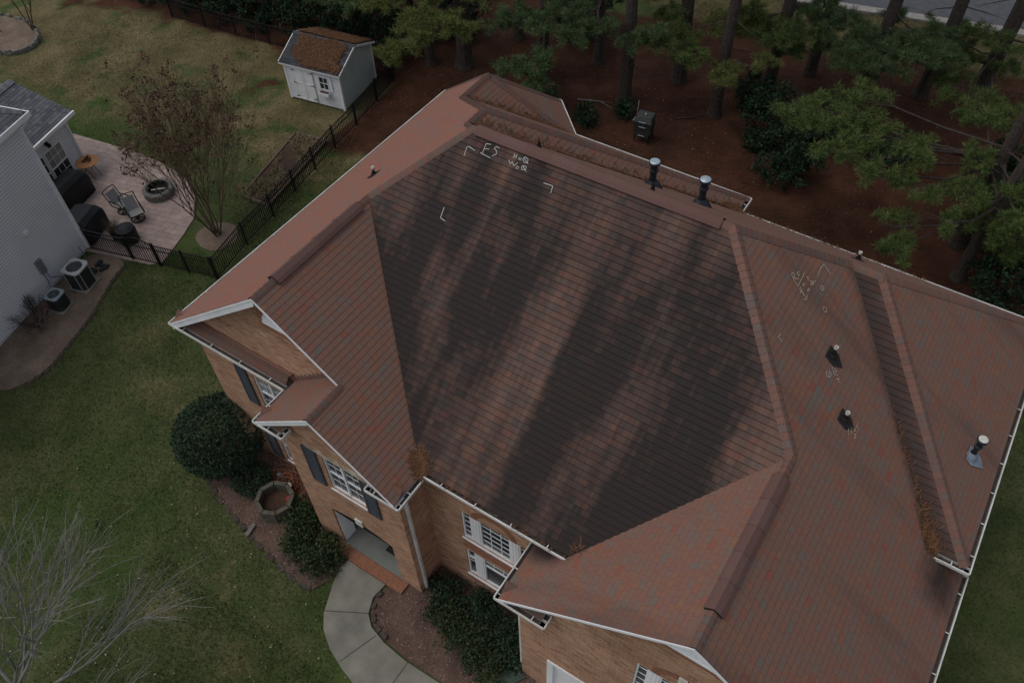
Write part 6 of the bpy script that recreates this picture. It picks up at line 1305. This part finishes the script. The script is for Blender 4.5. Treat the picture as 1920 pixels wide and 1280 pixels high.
def grass_field(n, x0, x1, y0, y1, h, keep, seed=0):
    x, y = scatter(n, x0, x1, y0, y1); s, t, l = zones(x, y); k = clear(x, y) & (RNG.random(n) < keep(s, t, l)); x, y = x[k], y[k]; m_ = len(x)
    a = RNG.random(m_)*6.283; hh = h*RNG.uniform(.5, 1.2, m_); P = np.stack([x, y, gz_(x, y)], 1); sd_ = np.stack([np.cos(a), np.sin(a), 0*a], 1)*(.008+.008*RNG.random(m_))[:, None]; d = np.stack([RNG.normal(0, .5, m_)*hh, RNG.normal(0, .5, m_)*hh, hh], 1)
    V = np.stack([P-sd_, P+sd_, P+d+sd_*.25, P+d-sd_*.25], 1).reshape(-1, 3); return V
GR = [grass_field(95000, -9.5, 7.5, -9.5, 5.2, .055, lambda s, t, l: (1-s)*(1-.75*t)), grass_field(24000, -7.6, .1, 5.0, 15, .07, lambda s, t, l: (1-s)*(1-.6*t)), grass_field(52000, 18.9, 31, -9, 14, .07, lambda s, t, l: (1-s)), grass_field(40000, 1, 12, -14, -3.5, .075, lambda s, t, l: (1-s)*(1-.75*t)), grass_field(30000, -24, -6, 8, 18, .07, lambda s, t, l: (1-s)*(1-.8*t))]
V = np.concatenate(GR); tag(np_mesh('grass', V, np.arange(len(V)).reshape(-1, 4), M_GRASS), 'short green lawn grass round both houses', 'grass', kind='stuff')
V = np.concatenate([grass_field(9000, -9.5, 7.5, -9.5, 5.2, .06, lambda s, t, l: t*.9+.05), grass_field(22000, -26, -6, 8.5, 19, .06, lambda s, t, l: t*(1-s)*.9), grass_field(22000, -4, 18, 29, 36, .12, lambda s, t, l: t)]); tag(np_mesh('dormant_grass', V, np.arange(len(V)).reshape(-1, 4), M_DRY), 'tan dormant grass in the back lawn and road verge', 'grass', kind='stuff')
def litter(name, xy, size, mat, label, cat, asp=.7, z=.03):
    x, y = xy; n = len(x); P = np.stack([x, y, np.full(n, z)], 1); d = rand_unit(n); d[:, 2] *= .25; d /= np.linalg.norm(d, axis=1)[:, None]; s = np.cross(d, np.array([0, 0, 1.])); L_ = (size*RNG.uniform(.5, 1.3, n))[:, None]
    V = np.stack([P, P+d*L_*.5+s*L_*asp*.5, P+d*L_, P+d*L_*.5-s*L_*asp*.5], 1); V[:, :, 2] += RNG.uniform(0, .03, (n, 1)); tag(np_mesh(name, V.reshape(-1, 3), np.arange(4*n).reshape(-1, 4), mat), label, cat, kind='stuff')
x, y = scatter(1500, -9, 8, -9, 5); k = clear(x, y) & (RNG.random(1500) < np.where(x > -1.5, .8, .08)); x2, y2 = scatter(900, -8, 20, 12.5, 30); x3, y3 = scatter(500, -26, -6, 8, 18); k3 = clear(x3, y3)
litter('fallen_leaves', (np.concatenate([x[k], x2, x3[k3]]), np.concatenate([y[k], y2, y3[k3]])), .058, M_LITTER, 'pale fallen leaves scattered over the lawn and straw', 'leaves')
x, y = scatter(5200, -.5, 11.8, -2.1, .6); k = (inpoly(x, y, BEDL) | inpoly(x, y, BEDM)); litter('mulch_chips', (x[k], y[k]), .055, foliage('mulch_chip', (.05, .03, .022), (.13, .082, .062), (.34, .26, .21), 9), 'brown and pale wood chips in the front beds', 'mulch', .45)
x, y = scatter(60000, -9, 20, 12.5, 32); s, t, l = zones(x, y); k = RNG.random(len(x)) < s*.9; litter('pine_straw', (x[k], y[k]), .19, M_STRAW, 'rusty pine straw carpeting the woods', 'pine straw', .07, .02)
x, y = scatter(9000, -26, -8, 14, 19.5); s, t, l = zones(x, y); k = (RNG.random(len(x)) < s*.9) & clear(x, y); litter('pine_straw', (x[k], y[k]), .19, M_STRAW, 'rusty pine straw drifts along the back fence', 'pine straw', .07, .02)
x, y = scatter(130, 0, 14, 18, 31); litter('pine_cones', (x, y), .13, M_BARK, 'dark pine cones scattered under the pines', 'pine cones', .8, .04)
for pts, lab in (([(.1, 21.6, .04), (1.1, 21.9, .10), (1.75, 21.75, .05)], 'pale fallen branch left of the stout pine'), ([(.6, 21.9, .03), (1.0, 21.2, .06), (1.45, 20.5, .03)], 'thin fallen stick crossing the pale branch'), ([(4.2, 24.2, .05), (5.0, 24.5, .10), (5.6, 24.3, .05)], 'dark fallen branch near the leaning pine'), ([(4.4, 22.5, .03), (5.0, 22.9, .08), (5.55, 23.5, .05)], 'curved dark stick at the foot of the leaning pine')):
    mb = MB(); mb.tube(pts, [.03, .025, .012], 6); a, b = Vector(pts[1]), Vector(pts[2]); mb.tube([a, a+(b-a)*.5+Vector((.25, .2, .08))], [.012, .005], 5); tag(mb.build('fallen_branch', M_BARKG if 'pale' in lab or 'thin' in lab else M_BARK), lab, 'branch', 'fallen branches in the straw')
